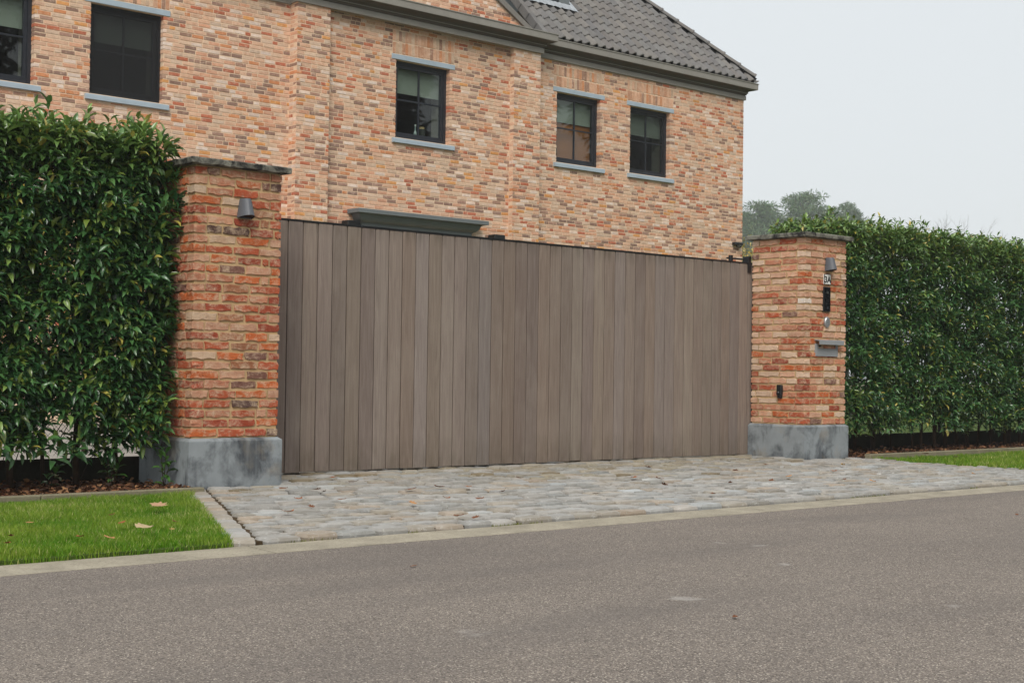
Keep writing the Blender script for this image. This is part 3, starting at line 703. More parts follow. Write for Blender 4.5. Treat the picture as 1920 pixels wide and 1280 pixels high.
# windows
def window(i, x0, x1, yy):
    m = MB(); f = .052; ya, yb = yy+.097, yy+.165
    def ringbox(mb, a0, a1, c0, c1, wd, y0, y1):
        mb.box(a0, a0+wd, y0, y1, c0, c1); mb.box(a1-wd, a1, y0, y1, c0, c1); mb.box(a0+wd, a1-wd, y0, y1, c0, c0+wd); mb.box(a0+wd, a1-wd, y0, y1, c1-wd, c1); return mb
    ringbox(m, x0-.01, x1+.01, WZ0-.004, WZ1+.004, f+.01, ya, yb)
    W = m.build('window', M['frame'], H, fixn=False)
    s0, s1, t0, t1 = x0+f+.002, x1-f-.002, WZ0+f+.006, WZ1-f-.002
    ringbox(MB(), s0, s1, t0, t1, .052, ya+.014, yb+.004).build('sash', M['frame'], W, fixn=False)
    g0, g1, u0, u1 = s0+.052, s1-.052, t0+.052, t1-.052; xm, zm = (g0+g1)/2, (u0+u1)/2+.01; b = .0125
    MB().box(xm-b, xm+b, ya+.022, ya+.05, u0, u1).build('glazing_bar', M['frame'], W)
    mb2 = MB(); mb2.box(g0, xm-b, ya+.024, ya+.05, zm-b, zm+b); mb2.box(xm+b, g1, ya+.024, ya+.05, zm-b, zm+b); mb2.build('glazing_bar', M['frame'], W)
    for (p0, p1) in ((g0, xm), (xm, g1)):
        for (q0, q1) in ((u0, zm), (zm, u1)): MB().box(p0+.001, p1-.001, ya+.034, ya+.040, q0+.001, q1-.001).build('pane', M['glass'], W)
    MB().prism([(yy+.094, WZ0-.006), (yy-.046, WZ0-.020), (yy-.050, WZ0-.026), (yy-.050, 4.597), (yy+.094, 4.597)], x0-.075, x1+.095, 'x').build('window_sill', M['lintel'], W)
    MB().bbox(x0-.10, x1+.11, yy-.008, yy+.20, WZ1+.0045, 6.078, .003).build('lintel', M['lintel'], W)
    # inside: splayed reveal, room and roller blind
    yi = yb+.006; R_ = MB(); R_.box(x0+.0, x0+.02, yi, yy+.46, WZ0-.02, WZ1+.05); R_.box(x1-.03, x1, yi, yy+.46, WZ0-.02, WZ1+.05); R_.box(x0+.02, x1-.03, yi, yy+.46, WZ0-.02, WZ0+.035); R_.box(x0+.02, x1-.03, yi, yy+.46, WZ1+.0, WZ1+.05)
    R_.build('inner_reveal', M['room'], W)
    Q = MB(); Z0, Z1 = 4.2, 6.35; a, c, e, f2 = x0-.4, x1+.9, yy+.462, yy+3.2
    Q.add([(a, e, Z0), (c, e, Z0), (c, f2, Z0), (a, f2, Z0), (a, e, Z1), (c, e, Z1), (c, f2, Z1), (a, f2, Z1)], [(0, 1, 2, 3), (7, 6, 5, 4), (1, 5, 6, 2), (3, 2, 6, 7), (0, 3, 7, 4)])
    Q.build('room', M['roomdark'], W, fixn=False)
    MB().box(x0+.022, x1-.032, yy+.215, yy+.221, 5.48, WZ1-.002).build('roller_blind', M['blind'], W)
    if i == 1:
        ringbox(MB(), x0+.012, x1-.012, WZ0+.008, WZ1-.008, .026, yy+.070, yy+.090).build('screen_frame', M['darkframe'], W, fixn=False)
        MB().box(x0+.038, x1-.038, yy+.078, yy+.080, WZ0+.034, WZ1-.034).build('insect_screen', M['screen'], W)
    if i == 4:
        MB().box(x0+.062, x1-.062, yy+.099, yy+.1005, WZ0+.066, WZ1-.062).build('insect_screen', screenmat('fine insect screen', .86), W)
    if i == 3:
        MB().box(x0+.03, x1-.04, yy+.240, yy+.265, 4.74, 5.60).build('cupboard_front', M['orange'], W)
    return W
for i, (x0, x1, yy) in enumerate(WIN): window(i, x0, x1, yy)
T = thing('storage_jar', (10.12, YP+.33, 4.725), 'dark ribbed jar with pale lid inside the middle window', 'jar')
mb = MB()
for k in range(7): mb.tube([(10.12, YP+.33, 4.727+k*.032), (10.12, YP+.33, 4.752+k*.032)], .062, 16); mb.tube([(10.12, YP+.33, 4.752+k*.032), (10.12, YP+.33, 4.759+k*.032)], .056, 16)
mb.build('glass_body', M['jar'], T); MB().tube([(10.12, YP+.33, 4.952), (10.12, YP+.33, 4.99)], .045, 16).build('lid', M['lid'], T)
T = thing('glass_bottle', (9.99, YP+.33, 4.725), 'slim pale bottle beside the ribbed jar in the middle window', 'bottle')
MB().tube([(9.985, YP+.34, 4.726), (9.985, YP+.34, 4.86), (9.985, YP+.34, 4.92), (9.985, YP+.34, 4.99)], [.035, .035, .014, .012], 14).build('glass_body', plain('pale bottle glass', S(150, 165, 165), .2, .5, .05), T)
MB().tube([(9.985, YP+.34, 4.991), (9.985, YP+.34, 5.02)], .014, 12).build('stopper', M['white'], T)

# cornices, door hood (mitred profiles)
def moulding(profile, pts, name, mat, parent, close=True):
    """profile: (o, z); pts: list of functions o -> (x, y)"""
    mb = MB(); n = len(profile); m = len(pts)
    V = [(*p(o), z) for p in pts for o, z in profile]
    F = [(i*n+k, i*n+(k+1) % n, (i+1)*n+(k+1) % n, (i+1)*n+k) for i in range(m-1) for k in range(n)]+[tuple(range(n)), tuple((m-1)*n+k for k in range(n))[::-1]]
    return mb.add(V, F).build(name, mat, parent)
def prof(dz): return {
    'frieze': [(-.02, 6.553+dz), (.036, 6.553+dz), (.036, 6.640+dz), (.020, 6.643+dz), (.020, 6.655+dz), (-.02, 6.655+dz)],
    'bed_mould': [(-.02, 6.656+dz), (.040, 6.656+dz), (.044, 6.664+dz), (.044, 6.682+dz), (.054, 6.684+dz), (.056, 6.690+dz), (.056, 6.700+dz), (.064, 6.716+dz), (.072, 6.732+dz), (.09, 6.745+dz), (.13, 6.754+dz), (.195, 6.762+dz), (-.02, 6.764+dz)],
    'bead': [(.03, 6.692+dz), (.066, 6.692+dz), (.068, 6.697+dz), (.068, 6.702+dz), (.06, 6.706+dz), (.03, 6.706+dz)],
    'fascia': [(-.02, 6.765+dz), (.208, 6.765+dz), (.212, 6.77+dz), (.214, 6.878+dz), (.226, 6.884+dz), (.226, 6.899+dz), (.19, 6.901+dz), (.185, 6.86+dz), (-.02, 6.86+dz)]}
CR = tag(MB().box(12.46, HX1, YW-.015, YW+.3, 6.60, 6.84).build('cornice', M['zinc'], H))
for nm, pf in prof(0).items():
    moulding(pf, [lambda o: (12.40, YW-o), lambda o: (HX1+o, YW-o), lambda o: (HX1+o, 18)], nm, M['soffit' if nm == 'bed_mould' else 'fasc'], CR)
CC = MB().box(7.3, 12.45, YQ1-.012, YQ1+.2, 6.62, 6.855).build('cornice', M['zinc'], H)
for nm, pf in prof(.012).items():
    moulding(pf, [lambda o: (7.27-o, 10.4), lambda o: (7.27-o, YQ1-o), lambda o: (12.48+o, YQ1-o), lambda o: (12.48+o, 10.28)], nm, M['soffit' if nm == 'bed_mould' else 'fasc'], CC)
CL = MB().box(HX0, 7.2, YW-.015, YW+.3, 6.60, 6.84).build('cornice', M['zinc'], H)
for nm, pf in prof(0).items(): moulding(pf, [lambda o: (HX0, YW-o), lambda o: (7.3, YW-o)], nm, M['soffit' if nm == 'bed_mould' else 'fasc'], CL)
HD = MB().box(8.70, 10.78, YP-.01, YP+.1, 3.0, 3.36).build('door_hood', M['hood'], H)
hp = {'lower_mould': [(-.02, 2.98), (.035, 2.98), (.035, 3.06), (.06, 3.075), (.06, 3.11), (.085, 3.125), (.09, 3.135), (-.02, 3.135)],
      'middle_band': [(-.02, 3.136), (.105, 3.136), (.11, 3.142), (.11, 3.185), (.125, 3.19), (.125, 3.20), (-.02, 3.20)],
      'cove': [(-.02, 3.201), (.135, 3.201), (.16, 3.212), (.19, 3.238), (.21, 3.272), (.222, 3.305), (.235, 3.33), (-.02, 3.33)],
      'top_slab': [(-.02, 3.331), (.315, 3.331), (.32, 3.336), (.32, 3.395), (.312, 3.402), (-.02, 3.415)]}
for nm, pf in hp.items(): moulding(pf, [lambda o: (8.68-o, YP+.1), lambda o: (8.68-o, YP-o), lambda o: (10.80+o, YP-o), lambda o: (10.80+o, YP+.1)], nm, M['hood'], HD)
for xc, lb in ((8.37, 'black wall lantern top left of the grey door hood, just above the gate'), (11.49, 'black wall lantern top right of the grey door hood, just above the gate')):
    T = thing('wall_lantern', (xc, YP, 2.9), lb, 'wall lantern', 'black lanterns beside the front door')
    MB().bbox(xc-.10, xc+.10, YP-.17, YP-.012, 2.72, 3.10, .006).build('lantern_body', M['black'], T)
    MB().bbox(xc-.125, xc+.125, YP-.195, YP-.004, 3.11, 3.205, .012).build('lantern_roof', M['black'], T)
    MB().box(xc-.05, xc+.05, YP-.012, YP+.004, 2.8, 3.105).build('wall_plate', M['black'], T)
T = thing('security_camera', (18.24, YW, 3.5), 'small black security camera on the brick wall by the far house corner', 'security camera')
MB().bbox(18.10, 18.36, YW-.10, YW+.003, 3.50, 3.56, .015).build('mount', M['black'], T)
V = []; n = 14
mbc = MB(); mbc.tube([(18.27, YW-.06, 3.505), (18.27, YW-.06, 3.47), (18.27, YW-.06, 3.45), (18.27, YW-.06, 3.44)], [.062, .058, .04, .012], n); mbc.build('dome', M['jar'], T)

# roof
Y0R, Z0R, C45 = YW-.2, 6.90, math.sqrt(.5)
def rp(x, s, h=0): return (x, Y0R+s*C45-h*C45, Z0R+s*C45+h*C45)
hipx = lambda s: 18.64-s*C45
mb = MB(); S9 = 5.2
mb.add([rp(12.6, .05, -.05), rp(hipx(.05), .05, -.05), rp(hipx(S9), S9, -.05), rp(12.6, S9, -.05)], [(0, 1, 2, 3)])
mb.add([rp(HX0, .3, -.4), rp(12.55, .3, -.4), rp(12.55, S9, -.4), rp(HX0, S9, -.4)], [(0, 1, 2, 3)])
a, b_ = rp(hipx(.05), .05, -.05), rp(hipx(S9), S9, -.05)
mb.add([a, (a[0], 22, a[2]), (b_[0], 22, b_[2]), b_], [(0, 1, 2, 3)])
mb.box(12.52, 12.60, 10.1, 10.4, 6.8, 6.9)
RF = mb.build('roof', M['tile'], H, fixn=False); RF.color = S(70, 68, 66)
TW, TG = .209, .31
def tile_geo():
    n = 10; V = []; F = []
    def h(u): return .004 if u < .46 else .004+.052*math.sin(math.pi*(u-.46)/.54)**.7 if u < 1 else .004
    us = [i/n*1.0 for i in range(n+1)]
    for s_, lift, dz in ((0, .030, -.024), (0, .030, 0), (.02, .031, .001), (.37, .0, 0)):
        for u in us: V.append((u*TW*1.02, s_, h(u)+lift+dz))
    m = n+1
    for L in range(3): F += [(L*m+i, L*m+i+1, (L+1)*m+i+1, (L+1)*m+i) for i in range(n)]
    return V, F
TV, TF = tile_geo()
tme = bpy.data.meshes.new('roof_tile'); tme.from_pydata(TV, [], TF); tme.materials.append(M['tile']); tme.shade_smooth()
TPAL = [(3, S(112, 109, 107)), (2, S(108, 105, 104)), (1.5, S(116, 113, 110))]
r = random.Random(4)
for row in range(0, 9):
    s0 = .005+row*TG
    for cidx in range(0, 30):
        x = 12.655+cidx*TW
        if x > hipx(s0): break
        if 12.95 < x+TW/2 < 14.0 and s0 > 1.15: continue
        if x+TW*1.02 > hipx(s0+.37):
            bm = bmesh.new(); bm.from_mesh(tme)
            # cut along the hip: x + s*C45 = 18.64
            bmesh.ops.bisect_plane(bm, geom=bm.verts[:]+bm.edges[:]+bm.faces[:], plane_co=(hipx(s0)-x, 0, 0), plane_no=(1, C45, 0), clear_outer=True)
            me = bpy.data.meshes.new('roof_tile'); bm.to_mesh(me); bm.free(); me.materials.append(M['tile']); me.shade_smooth()
            if len(me.polygons) == 0: continue
        else: me = tme
        o = link('roof_tile', me, RF); o.location = rp(x, s0, .0); o.rotation_euler = (R(45), 0, 0); o.color = pick(TPAL, r)
def vergetile(): 
    n = MB(); n.bbox(12.548, 12.660, 0, .34, -.10, .050, .006); return n
for row in range(9):
    s0 = row*TG; n = MB(); V, F = [], []
    o = vergetile().build('verge_tile', M['tile'], RF); o.location = (0, rp(0, s0)[1], rp(0, s0)[2]); o.rotation_euler = (R(45)+.035, 0, 0); o.color = pick(TPAL, r)
hd = Vector((-1, 1, 1)).normalized(); hu = Vector((1, -1, 2)).normalized(); hs = hd.cross(hu)
def hipcap(p):
    n = 10; V = []; F = []
    for t, rad, lift in ((0, .112, .016), (.04, .112, .016), (.045, .104, .012), (.46, .100, 0)):
        for i in range(n+1):
            a_ = math.pi*(i/n); q = p+hd*t+hs*(math.cos(a_)*rad)+hu*(math.sin(a_)*rad*.75+lift); V.append(tuple(q))
    m = n+1; 
    for L in range(3): F += [(L*m+i, L*m+i+1, (L+1)*m+i+1, (L+1)*m+i) for i in range(n)]
    F.append(tuple(range(m)))
    return MB().add(V, F)
for k in range(11):
    p = Vector(rp(hipx(.10), .10, 0))+hd*(k*.40)+hu*.052
    o = hipcap(p).build('hip_tile', M['tile'], RF); o.color = pick(TPAL, r)
a = Vector(rp(hipx(.06), .06, 0)); b_ = a+hd*5
MB().add([tuple(a+hs*.075+hu*-.03), tuple(a-hs*.075+hu*-.03), tuple(b_-hs*.075+hu*-.03), tuple(b_+hs*.075+hu*-.03), tuple(a+hu*.085), tuple(b_+hu*.085)], [(0, 4, 5, 3), (4, 1, 2, 5)]).build('hip_underlay', M['lampdark'], RF)
# dormer
yd, zd_ = rp(0, 1.30)[1:]
DM = MB().box(12.80, 14.005, yd+.03, yd+2.2, zd_-.25, zd_+1.25).build('dormer', M['hood'], H)
MB().box(13.745, 14.01, yd-.03, yd+.028, zd_-.02, zd_+1.2).build('corner_post', M['hood'], DM)
mb = MB(); mb.box(12.79, 13.742, yd-.02, yd+.028, zd_-.015, zd_+.085); mb.box(13.66, 13.742, yd-.02, yd+.028, zd_+.0855, zd_+1.2); mb.box(12.79, 12.87, yd-.02, yd+.028, zd_+.0855, zd_+1.2); mb.build('dormer_frame', M['frame'], DM)
mb = MB(); mb.box(12.872, 13.658, yd-.006, yd+.028, zd_+.0865, zd_+.15); mb.box(13.60, 13.658, yd-.006, yd+.028, zd_+.151, zd_+1.2); mb.box(12.872, 12.93, yd-.006, yd+.028, zd_+.151, zd_+1.2); mb.build('dormer_sash', M['frame'], DM)
MB().box(12.93, 13.60, yd+.010, yd+.016, zd_+.15, zd_+1.2).build('pane', plain('dark dormer glass', S(30, 32, 34), .08, .5, .03), DM)
mb = MB(); n = 24; X = np.linspace(12.70, 14.06, n+1)
V = [rp(X[i], s_+ (0 if j else .014*math.sin(i*1.9)), h_+.006*math.sin(i*2.7+j)) for i in range(n+1) for j, (s_, h_) in enumerate(((1.10, .088), (1.17, .092), (1.235, .094), (1.285, .092)))]
mb.add(V, [(i*4+k, (i+1)*4+k, (i+1)*4+k+1, i*4+k+1) for i in range(n) for k in range(3)])
mb.add([rp(14.012, 1.10, .09), rp(14.09, 1.08, .088), rp(14.09, 2.6, .088), rp(14.012, 2.6, .10)], [(0, 1, 2, 3)]); mb.build('lead_flashing', M['zincl'], DM)

# ================================================================== HEDGES
LEAF_V = np.array([(0, 0, 0), (.36, .5, .10), (.36, -.5, .10), (.38, 0, 0), (.72, .34, .02), (.72, -.34, .02), (.73, 0, -.09), (1, 0, -.26)])
LEAF_F = np.array([(0, 3, 1), (0, 2, 3), (1, 3, 6), (1, 6, 4), (3, 2, 5), (3, 5, 6), (4, 6, 7), (6, 5, 7)])
def unit(a): return a/np.maximum(np.linalg.norm(a, axis=1, keepdims=True), 1e-9)
def leafarrays(P, D, Nn, L, W):
    D = unit(D); Nn = unit(Nn-D*np.sum(Nn*D, 1, keepdims=True)); B = np.cross(Nn, D)
    V = P[:, None, :]+D[:, None, :]*(LEAF_V[None, :, 0:1]*L[:, None, None])+B[:, None, :]*(LEAF_V[None, :, 1:2]*(L*W)[:, None, None])+Nn[:, None, :]*(LEAF_V[None, :, 2:3]*L[:, None, None])
    F = (np.arange(len(P))[:, None, None]*8+LEAF_F[None]).reshape(-1, 3)
    return V.reshape(-1, 3), F, (D, B, Nn)
def shoots(C_, Dr, nl, length, L0, Wr, g):
    """leaves set along shoots: returns P, D, N, L"""
    Ps, Ds, Ns, Ls = [], [], [], []
    n = len(C_); Dr = unit(Dr); ref = np.where(np.abs(Dr[:, 2:3]) < .9, [[0, 0, 1.]], [[1., 0, 0]]); A = unit(np.cross(Dr, ref)); B = np.cross(Dr, A); ph = g.uniform(0, 6.28, n)
    for j in range(nl):
        t = (j+.5)/nl; a = ph+j*2.4+g.normal(0, .25, n); rad = A*np.cos(a)[:, None]+B*np.sin(a)[:, None]
        out = .35+.75*t
        d = Dr*out+rad*(1.0-.45*t)+np.array([0, 0, -.10])+g.normal(0, .16, (n, 3))
        nn = np.array([0, 0, 1.0])+Dr*.45+g.normal(0, .28, (n, 3))
        Ps.append(C_+Dr*(length*(t-1))[:, None] if hasattr(length, '__len__') else C_+Dr*(length*(t-1))); Ds.append(d); Ns.append(nn); Ls.append(L0*g.uniform(.7, 1.2, n)*(1.05-.25*t))
    return np.concatenate(Ps), np.concatenate(Ds), np.concatenate(Ns), np.concatenate(Ls)
def hedge(x0, x1, yf, yb, zt, nsh, L0, seed, label, gaps, nind, ends, toph=.34):
    g = np.random.default_rng(seed); T = thing('hedge', ((x0+x1)/2, (yf+yb)/2, 0), label, 'hedge')
    def bumpf(x, z): return .05*np.sin(x*5.3+z*2.1)+.045*np.sin(x*11.7-z*6.3+1)+.03*np.sin(z*14+x*3)
    Cs, Ds = [], []
    n = int(nsh*.62); x = g.uniform(x0, x1, n); z = g.uniform(.22, zt, n); y = yf+bumpf(x, z)+np.abs(g.normal(0, .07, n))
    hole = np.sin(x*7.7+1.1*np.sin(z*5))*np.sin(z*6.1+1.3*np.sin(x*4)+1)
    keep = g.random(n) < np.clip(.10+(z-.18)*gaps[0], .06, 1)*np.where(hole > gaps[1], .25, 1.)
    x, y, z = x[keep], y[keep], z[keep]; Cs.append(np.stack([x, y, z], 1)); Ds.append(np.stack([g.normal(0, .45, len(x)), np.full(len(x), -1.), .25+g.normal(0, .35, len(x))], 1))
    n = int(nsh*.24); x = g.uniform(x0, x1, n); z = .35+(zt-.45)*g.random(n)**.75; y = g.uniform(yf+.1, yb, n)
    keep = g.random(n) < np.clip(.05+(z-.3)*gaps[0], .03, 1)*np.where(np.sin(x*7.7+1.1*np.sin(z*5))*np.sin(z*6.1+1.3*np.sin(x*4)+1) > gaps[1], .3, 1.)
    x, y, z = x[keep], y[keep], z[keep]; Cs.append(np.stack([x, y, z], 1)); Ds.append(np.stack([g.normal(0, .6, len(x)), -.2+g.normal(0, .6, len(x)), .5+g.normal(0, .4, len(x))], 1))
    n = int(nsh*.15); x = g.uniform(x0, x1, n); y = g.uniform(yf, yb, n); z = zt+.03*np.sin(x*9)+g.normal(0, .035, n)+np.where(g.random(n) < .10, g.uniform(.02, .13, n), 0)
    Cs.append(np.stack([x, y, z], 1)); Ds.append(np.stack([g.normal(0, .4, n), -.25+g.normal(0, .4, n), np.full(n, 1.)], 1))
    for (xe, sg) in ends:
        n = int(nsh*.07); y = g.uniform(yf, yb, n); z = g.uniform(.5, zt, n)
        Cs.append(np.stack([xe+sg*(.03+bumpf(y, z)*.6), y, z], 1)); Ds.append(np.stack([np.full(n, sg*1.), -.4+g.normal(0, .5, n), .25+g.normal(0, .3, n)], 1))
    C_ = np.concatenate(Cs); Dr = np.concatenate(Ds)
    P, D, Nn, L = shoots(C_, Dr, 8, .15, L0, .4, g); n = len(P)
    V, F, (D, B, Nn) = leafarrays(P, D, Nn, L, np.full(n, .40)*g.uniform(.85, 1.15, n))
    c0, c1, c2, c3 = [np.array(S(*q)[:3]) for q in ((38, 74, 42), (84, 126, 70), (134, 162, 84), (186, 172, 86))]
    f = g.random(n)[:, None]; c = c0*(1-f)+c1*f
    tp = np.clip((P[:, 2]-(zt-toph))/toph, 0, 1)*g.uniform(.15, 1., n); c = c*(1-tp[:, None])+c2*tp[:, None]
    yl = (g.random(n) < .02+.04*(tp > .3))[:, None]; c = np.where(yl, c3, c); lt = (g.random(n) < .07)[:, None]; c = np.where(lt, c2*.9, c); ol = (g.random(n) < .16)[:, None]; c = np.where(ol, np.array(S(104, 122, 52)[:3])*g.uniform(.6, 1.2, (n, 1)), c)
    col = np.concatenate([c, np.ones((n, 1))], 1)
    ind = []
    if nind:
        u, v = proj_many(P); front = (P[:, 1] < yf+.12) & (u > 5) & (u < 345) & (v > 190) & (v < 900)
        ci = np.where(front)[0]; ci = ci[np.argsort(-L[ci])]; ind = list(ci[:nind]); me = bpy.data.meshes.new('leaf'); me.from_pydata([tuple(q) for q in LEAF_V*[1, .42, 1]], [], [tuple(q) for q in LEAF_F]); me.materials.append(M['leaf_o'])
        for i in ind:
            o = link('leaf', me, T); m = Matrix((*[(D[i][k]*L[i], B[i][k]*L[i], Nn[i][k]*L[i], P[i][k]) for k in range(3)], (0, 0, 0, 1))); o.matrix_basis = m; o.color = tuple(col[i])
    keep = np.ones(n, bool); keep[ind] = False; kv = np.where(keep)[0]
    V2 = V.reshape(n, 8, 3)[kv].reshape(-1, 3); F2 = (np.arange(len(kv))[:, None, None]*8+LEAF_F[None]).reshape(-1, 3)
    npmesh('foliage', V2, F2, M['leaf_a'], T, np.repeat(col[kv], 8, 0))['kind'] = 'stuff'
    # woody shoots carrying the leaves
    tw = MB(); r = random.Random(seed)
    for i in r.sample(range(len(C_)), min(len(C_), 700)):
        c = Vector(C_[i]); d = Vector(Dr[i]).normalized(); q = c-d*.16; q2 = q+Vector((r.uniform(-.05, .05), .16, -.14)); tw.tube([c+d*.02, q, q2], [.0015, .003, .0045], 3, cap=False)
    tw.build('twigs', M['bark'], T, fixn=False)['kind'] = 'stuff'
    x = x0+.1
    while x < x1-.03:
        yy = r.uniform(yf+.28, yf+.46); pts = []; rr = r.uniform(.012, .027); lean = r.uniform(-.05, .05)
        for k in range(8): pts.append((x+lean*k/7+r.uniform(-.012, .012), yy+r.uniform(-.012, .012), -.05+k*(zt-.25)/7))
        MB().tube(pts, [rr*(1-.75*k/7) for k in range(8)], 7).build('stem', M['bark'], T, smooth=True)
        x += r.uniform(.16, .30)
    return T
def proj_many(P):
    v = P-CAM; z = v@fw; return 960+FPX*(v@rt2)/z, 640-FPX*(v@up2)/z
hedge(-2.5, -.50, -.52, .22, 2.30, 4600, .10, 51, 'dark green laurel hedge at the left, leafless near its foot, beside the lamp pillar', (1.9, .62), 300, [(-.46, 1)])
hedge(7.02, 12.8, -.50, .30, 2.36, 10500, .078, 52, 'long dense green hedge right of the letterbox pillar', (3.5, .85), 0, [(7.0, -1)], .5)

# fences behind the hedges
def fence(x0, x1, y, label, mesh):
    T = thing('wire_fence', ((x0+x1)/2, y, 0), label, 'fence', 'low wire fences behind the hedges'); x = x0
    while x < x1:
        b = min(x+1.25, x1); MB().bbox(x+.003, b-.003, y, y+.035, -.05, .148, .004).build('base_panel', M['panel'], T); x = b
        MB().tube([(min(x, x1)-.02, y+.06, -.05), (min(x, x1)-.02, y+.06, 1.75)], .02, 8).build('post', M['wire'], T)
    mb = MB(); zt, z0, cell = 1.7, .17, .06; k = x0-(zt-z0)
    while k < x1:
        for sg in (1, -1):
            a0, a1 = (k, k+zt-z0); za, zb = (z0, zt)
            p = [(a0, za), (a1, zb)] if sg > 0 else [(a0, zb), (a1, za)]
            (ax, az), (bx, bz) = p
            if ax < x0: t = (x0-ax)/(bx-ax); az = az+(bz-az)*t; ax = x0
            if bx > x1: t = (x1-ax)/(bx-ax); bz = az+(bz-az)*t; bx = x1
            if bx-ax > .02: mb.tube([(ax, y+.035+.002*sg, az), (bx, y+.035+.002*sg, bz)], .0016, 3, cap=False)
        k += cell*mesh
    mb.build('wire_mesh', M['wire'], T, fixn=False)['kind'] = 'stuff'
fence(-2.6, .25, .245, 'dark concrete plate and wire fence behind the near hedge', 1)
fence(6.5, 12.8, .30-.02, 'dark concrete plate and wire fence behind the far hedge', 1.6)

# leaf litter in the beds
def litter(x0, x1, y0, y1, n, seed, label):
    g = np.random.default_rng(seed); P = np.stack([g.uniform(x0, x1, n), y0+(y1-y0)*g.random(n)**1.4, -.022+.03*g.random(n)], 1); a = g.uniform(0, 6.28, n)
    D = np.stack([np.cos(a), np.sin(a), g.normal(0, .35, n)], 1); Nn = np.stack([g.normal(0, .35, n), g.normal(0, .35, n), np.ones(n)], 1); L = g.uniform(.025, .06, n)
    V, F, _ = leafarrays(P, D, Nn, L, g.uniform(.5, .8, n)); pal = np.array([S(*q)[:3] for q in ((104, 70, 48), (134, 92, 64), (84, 58, 44), (62, 46, 38), (156, 116, 82), (96, 60, 44))])
    c = pal[g.integers(0, len(pal), n)]*g.uniform(.75, 1.2, (n, 1)); tag(npmesh('leaf_litter', V, F, M['dead_a'], None, np.repeat(np.concatenate([c, np.ones((n, 1))], 1), 8, 0)), label, 'leaf litter', kind='stuff')
litter(-2.6, XL-.04, -.85, .2, 3200, 61, 'brown dead leaves covering the bed under the near hedge')
litter(XE+.04, 12.8, -.85, .2, 3600, 62, 'brown dead leaves covering the bed under the far hedge')

# low shoots growing out of the near bed
def seedling(x, y, h, n, seed, label):
    T = thing('laurel_shoot', (x, y, -.03), label, 'shoot'); g = np.random.default_rng(seed); r = random.Random(seed); mb = MB(); tips = []
    for k in range(n):
        d = Vector((r.uniform(-.5, .5), r.uniform(-.6, .1), 1)).normalized(); hh = h*r.uniform(.55, 1.); tip = Vector((x, y, -.03))+d*hh; mb.tube([(x, y, -.04), tuple(Vector((x, y, -.03))+d*hh*.5+Vector((0, 0, .02))), tuple(tip)], [.004, .003, .0015], 4); tips.append((tuple(tip), tuple(d)))
    mb.build('stem', M['bark'], T)
    P, D, Nn, L = shoots(np.array([t[0] for t in tips]), np.array([t[1] for t in tips]), 7, h*.55, .085, .4, g); V, F, _ = leafarrays(P, D, Nn, L, np.full(len(P), .42))
    c = np.array(S(70, 110, 48)[:3])*g.uniform(.7, 1.3, (len(P), 1)); npmesh('leaves', V, F, M['leaf_a'], T, np.repeat(np.concatenate([c, np.ones((len(P), 1))], 1), 8, 0))
seedling(-1.10, -.12, .17, 2, 71, 'small single laurel shoot left in the leaf litter under the near hedge')
seedling(-.74, -.30, .24, 3, 72, 'bushy laurel shoot in the leaf litter near the lamp pillar')
seedling(-.47, -.50, .34, 3, 73, 'laurel shoot leaning against the near pillar plinth')

# ================================================================== FALLEN LEAVES
def dead_leaf(seed, lobes):
    r = random.Random(seed); n = 16; V = [(0, 0, .006)]; F = []
    for i in range(n):
        a = 2*math.pi*i/n; q = (.5 if lobes == 0 else (.5 if i % 2 else .30+.05*r.random()))*r.uniform(.85, 1.1); x_, y_ = math.cos(a)*q, math.sin(a)*q*(.5 if lobes == 0 else .8)
        V.append((x_, y_, .10+.9*x_*x_*r.uniform(.2, 1)+.5*y_*y_+r.uniform(-.03, .05)-.08))
    F = [(0, 1+i, 1+(i+1) % n) for i in range(n)]; V += [(-.5, 0, .06), (-.78, .03, .09), (-.5, .02, .07)]; F.append((n+1, n+2, n+3)); me = bpy.data.meshes.new('fallen_leaf'); me.from_pydata(V, [], F); me.materials.append(M['dead_o']); return me
DL = [dead_leaf(i, i % 2) for i in range(6)]; r = random.Random(9)
DPAL = [(1.4, S(150, 92, 56)), (2.4, S(118, 74, 50)), (1.2, S(176, 128, 86)), (1.4, S(86, 60, 46)), (.5, S(196, 158, 100))]
def fallen(x, y, z, L, label, group, c=None, k=None):
    o = link('fallen_leaf', DL[r.randrange(6) if k is None else k]); o.location = (x, y, z); o.scale = (L, L, L*r.uniform(.5, 1.0)); o.rotation_euler = (r.uniform(-.2, .2), r.uniform(-.2, .2), r.uniform(0, 6.28)); o.color = c or pick(DPAL, r); return tag(o, label, 'leaf', group)
for x, y in [(0.02, -1.2), (0.17, -1.36), (0.12, -1.52), (-0.48, -2.28), (-0.29, -1.85), (-0.07, -2.0), (0.71, -1.66), (0.15, -2.41), (0.99, -1.62), (1.18, -1.69), (1.14, -2.09), (0.53, -2.26), (0.69, -2.39), (-0.05, -3.09), (-0.04, -3.22), (0.72, -1.0), (0.8, -0.63), (3.75, -0.95), (2.82, -1.68), (2.92, -1.85), (2.52, -2.27), (3.12, -2.37), (4.15, -1.56), (3.58, -2.38), (4.07, -2.17), (5.62, -1.57), (4.2, -2.6), (4.28, -2.8), (5.76, -2.78), (2.0, -1.3), (1.6, -2.5), (2.3, -2.9), (5.0, -1.2), (4.9, -2.0), (-.75, -2.45)]:
    fallen(x, y, zd(y)+.016, r.uniform(.05, .085), 'small brown autumn leaf fallen on the cobbled driveway', 'fallen leaves on the cobbles')
fallen(-1.27, -1.95, .018, .12, 'large pale brown crumpled leaf on the grass near the driveway edge', None, S(188, 150, 120), 1)
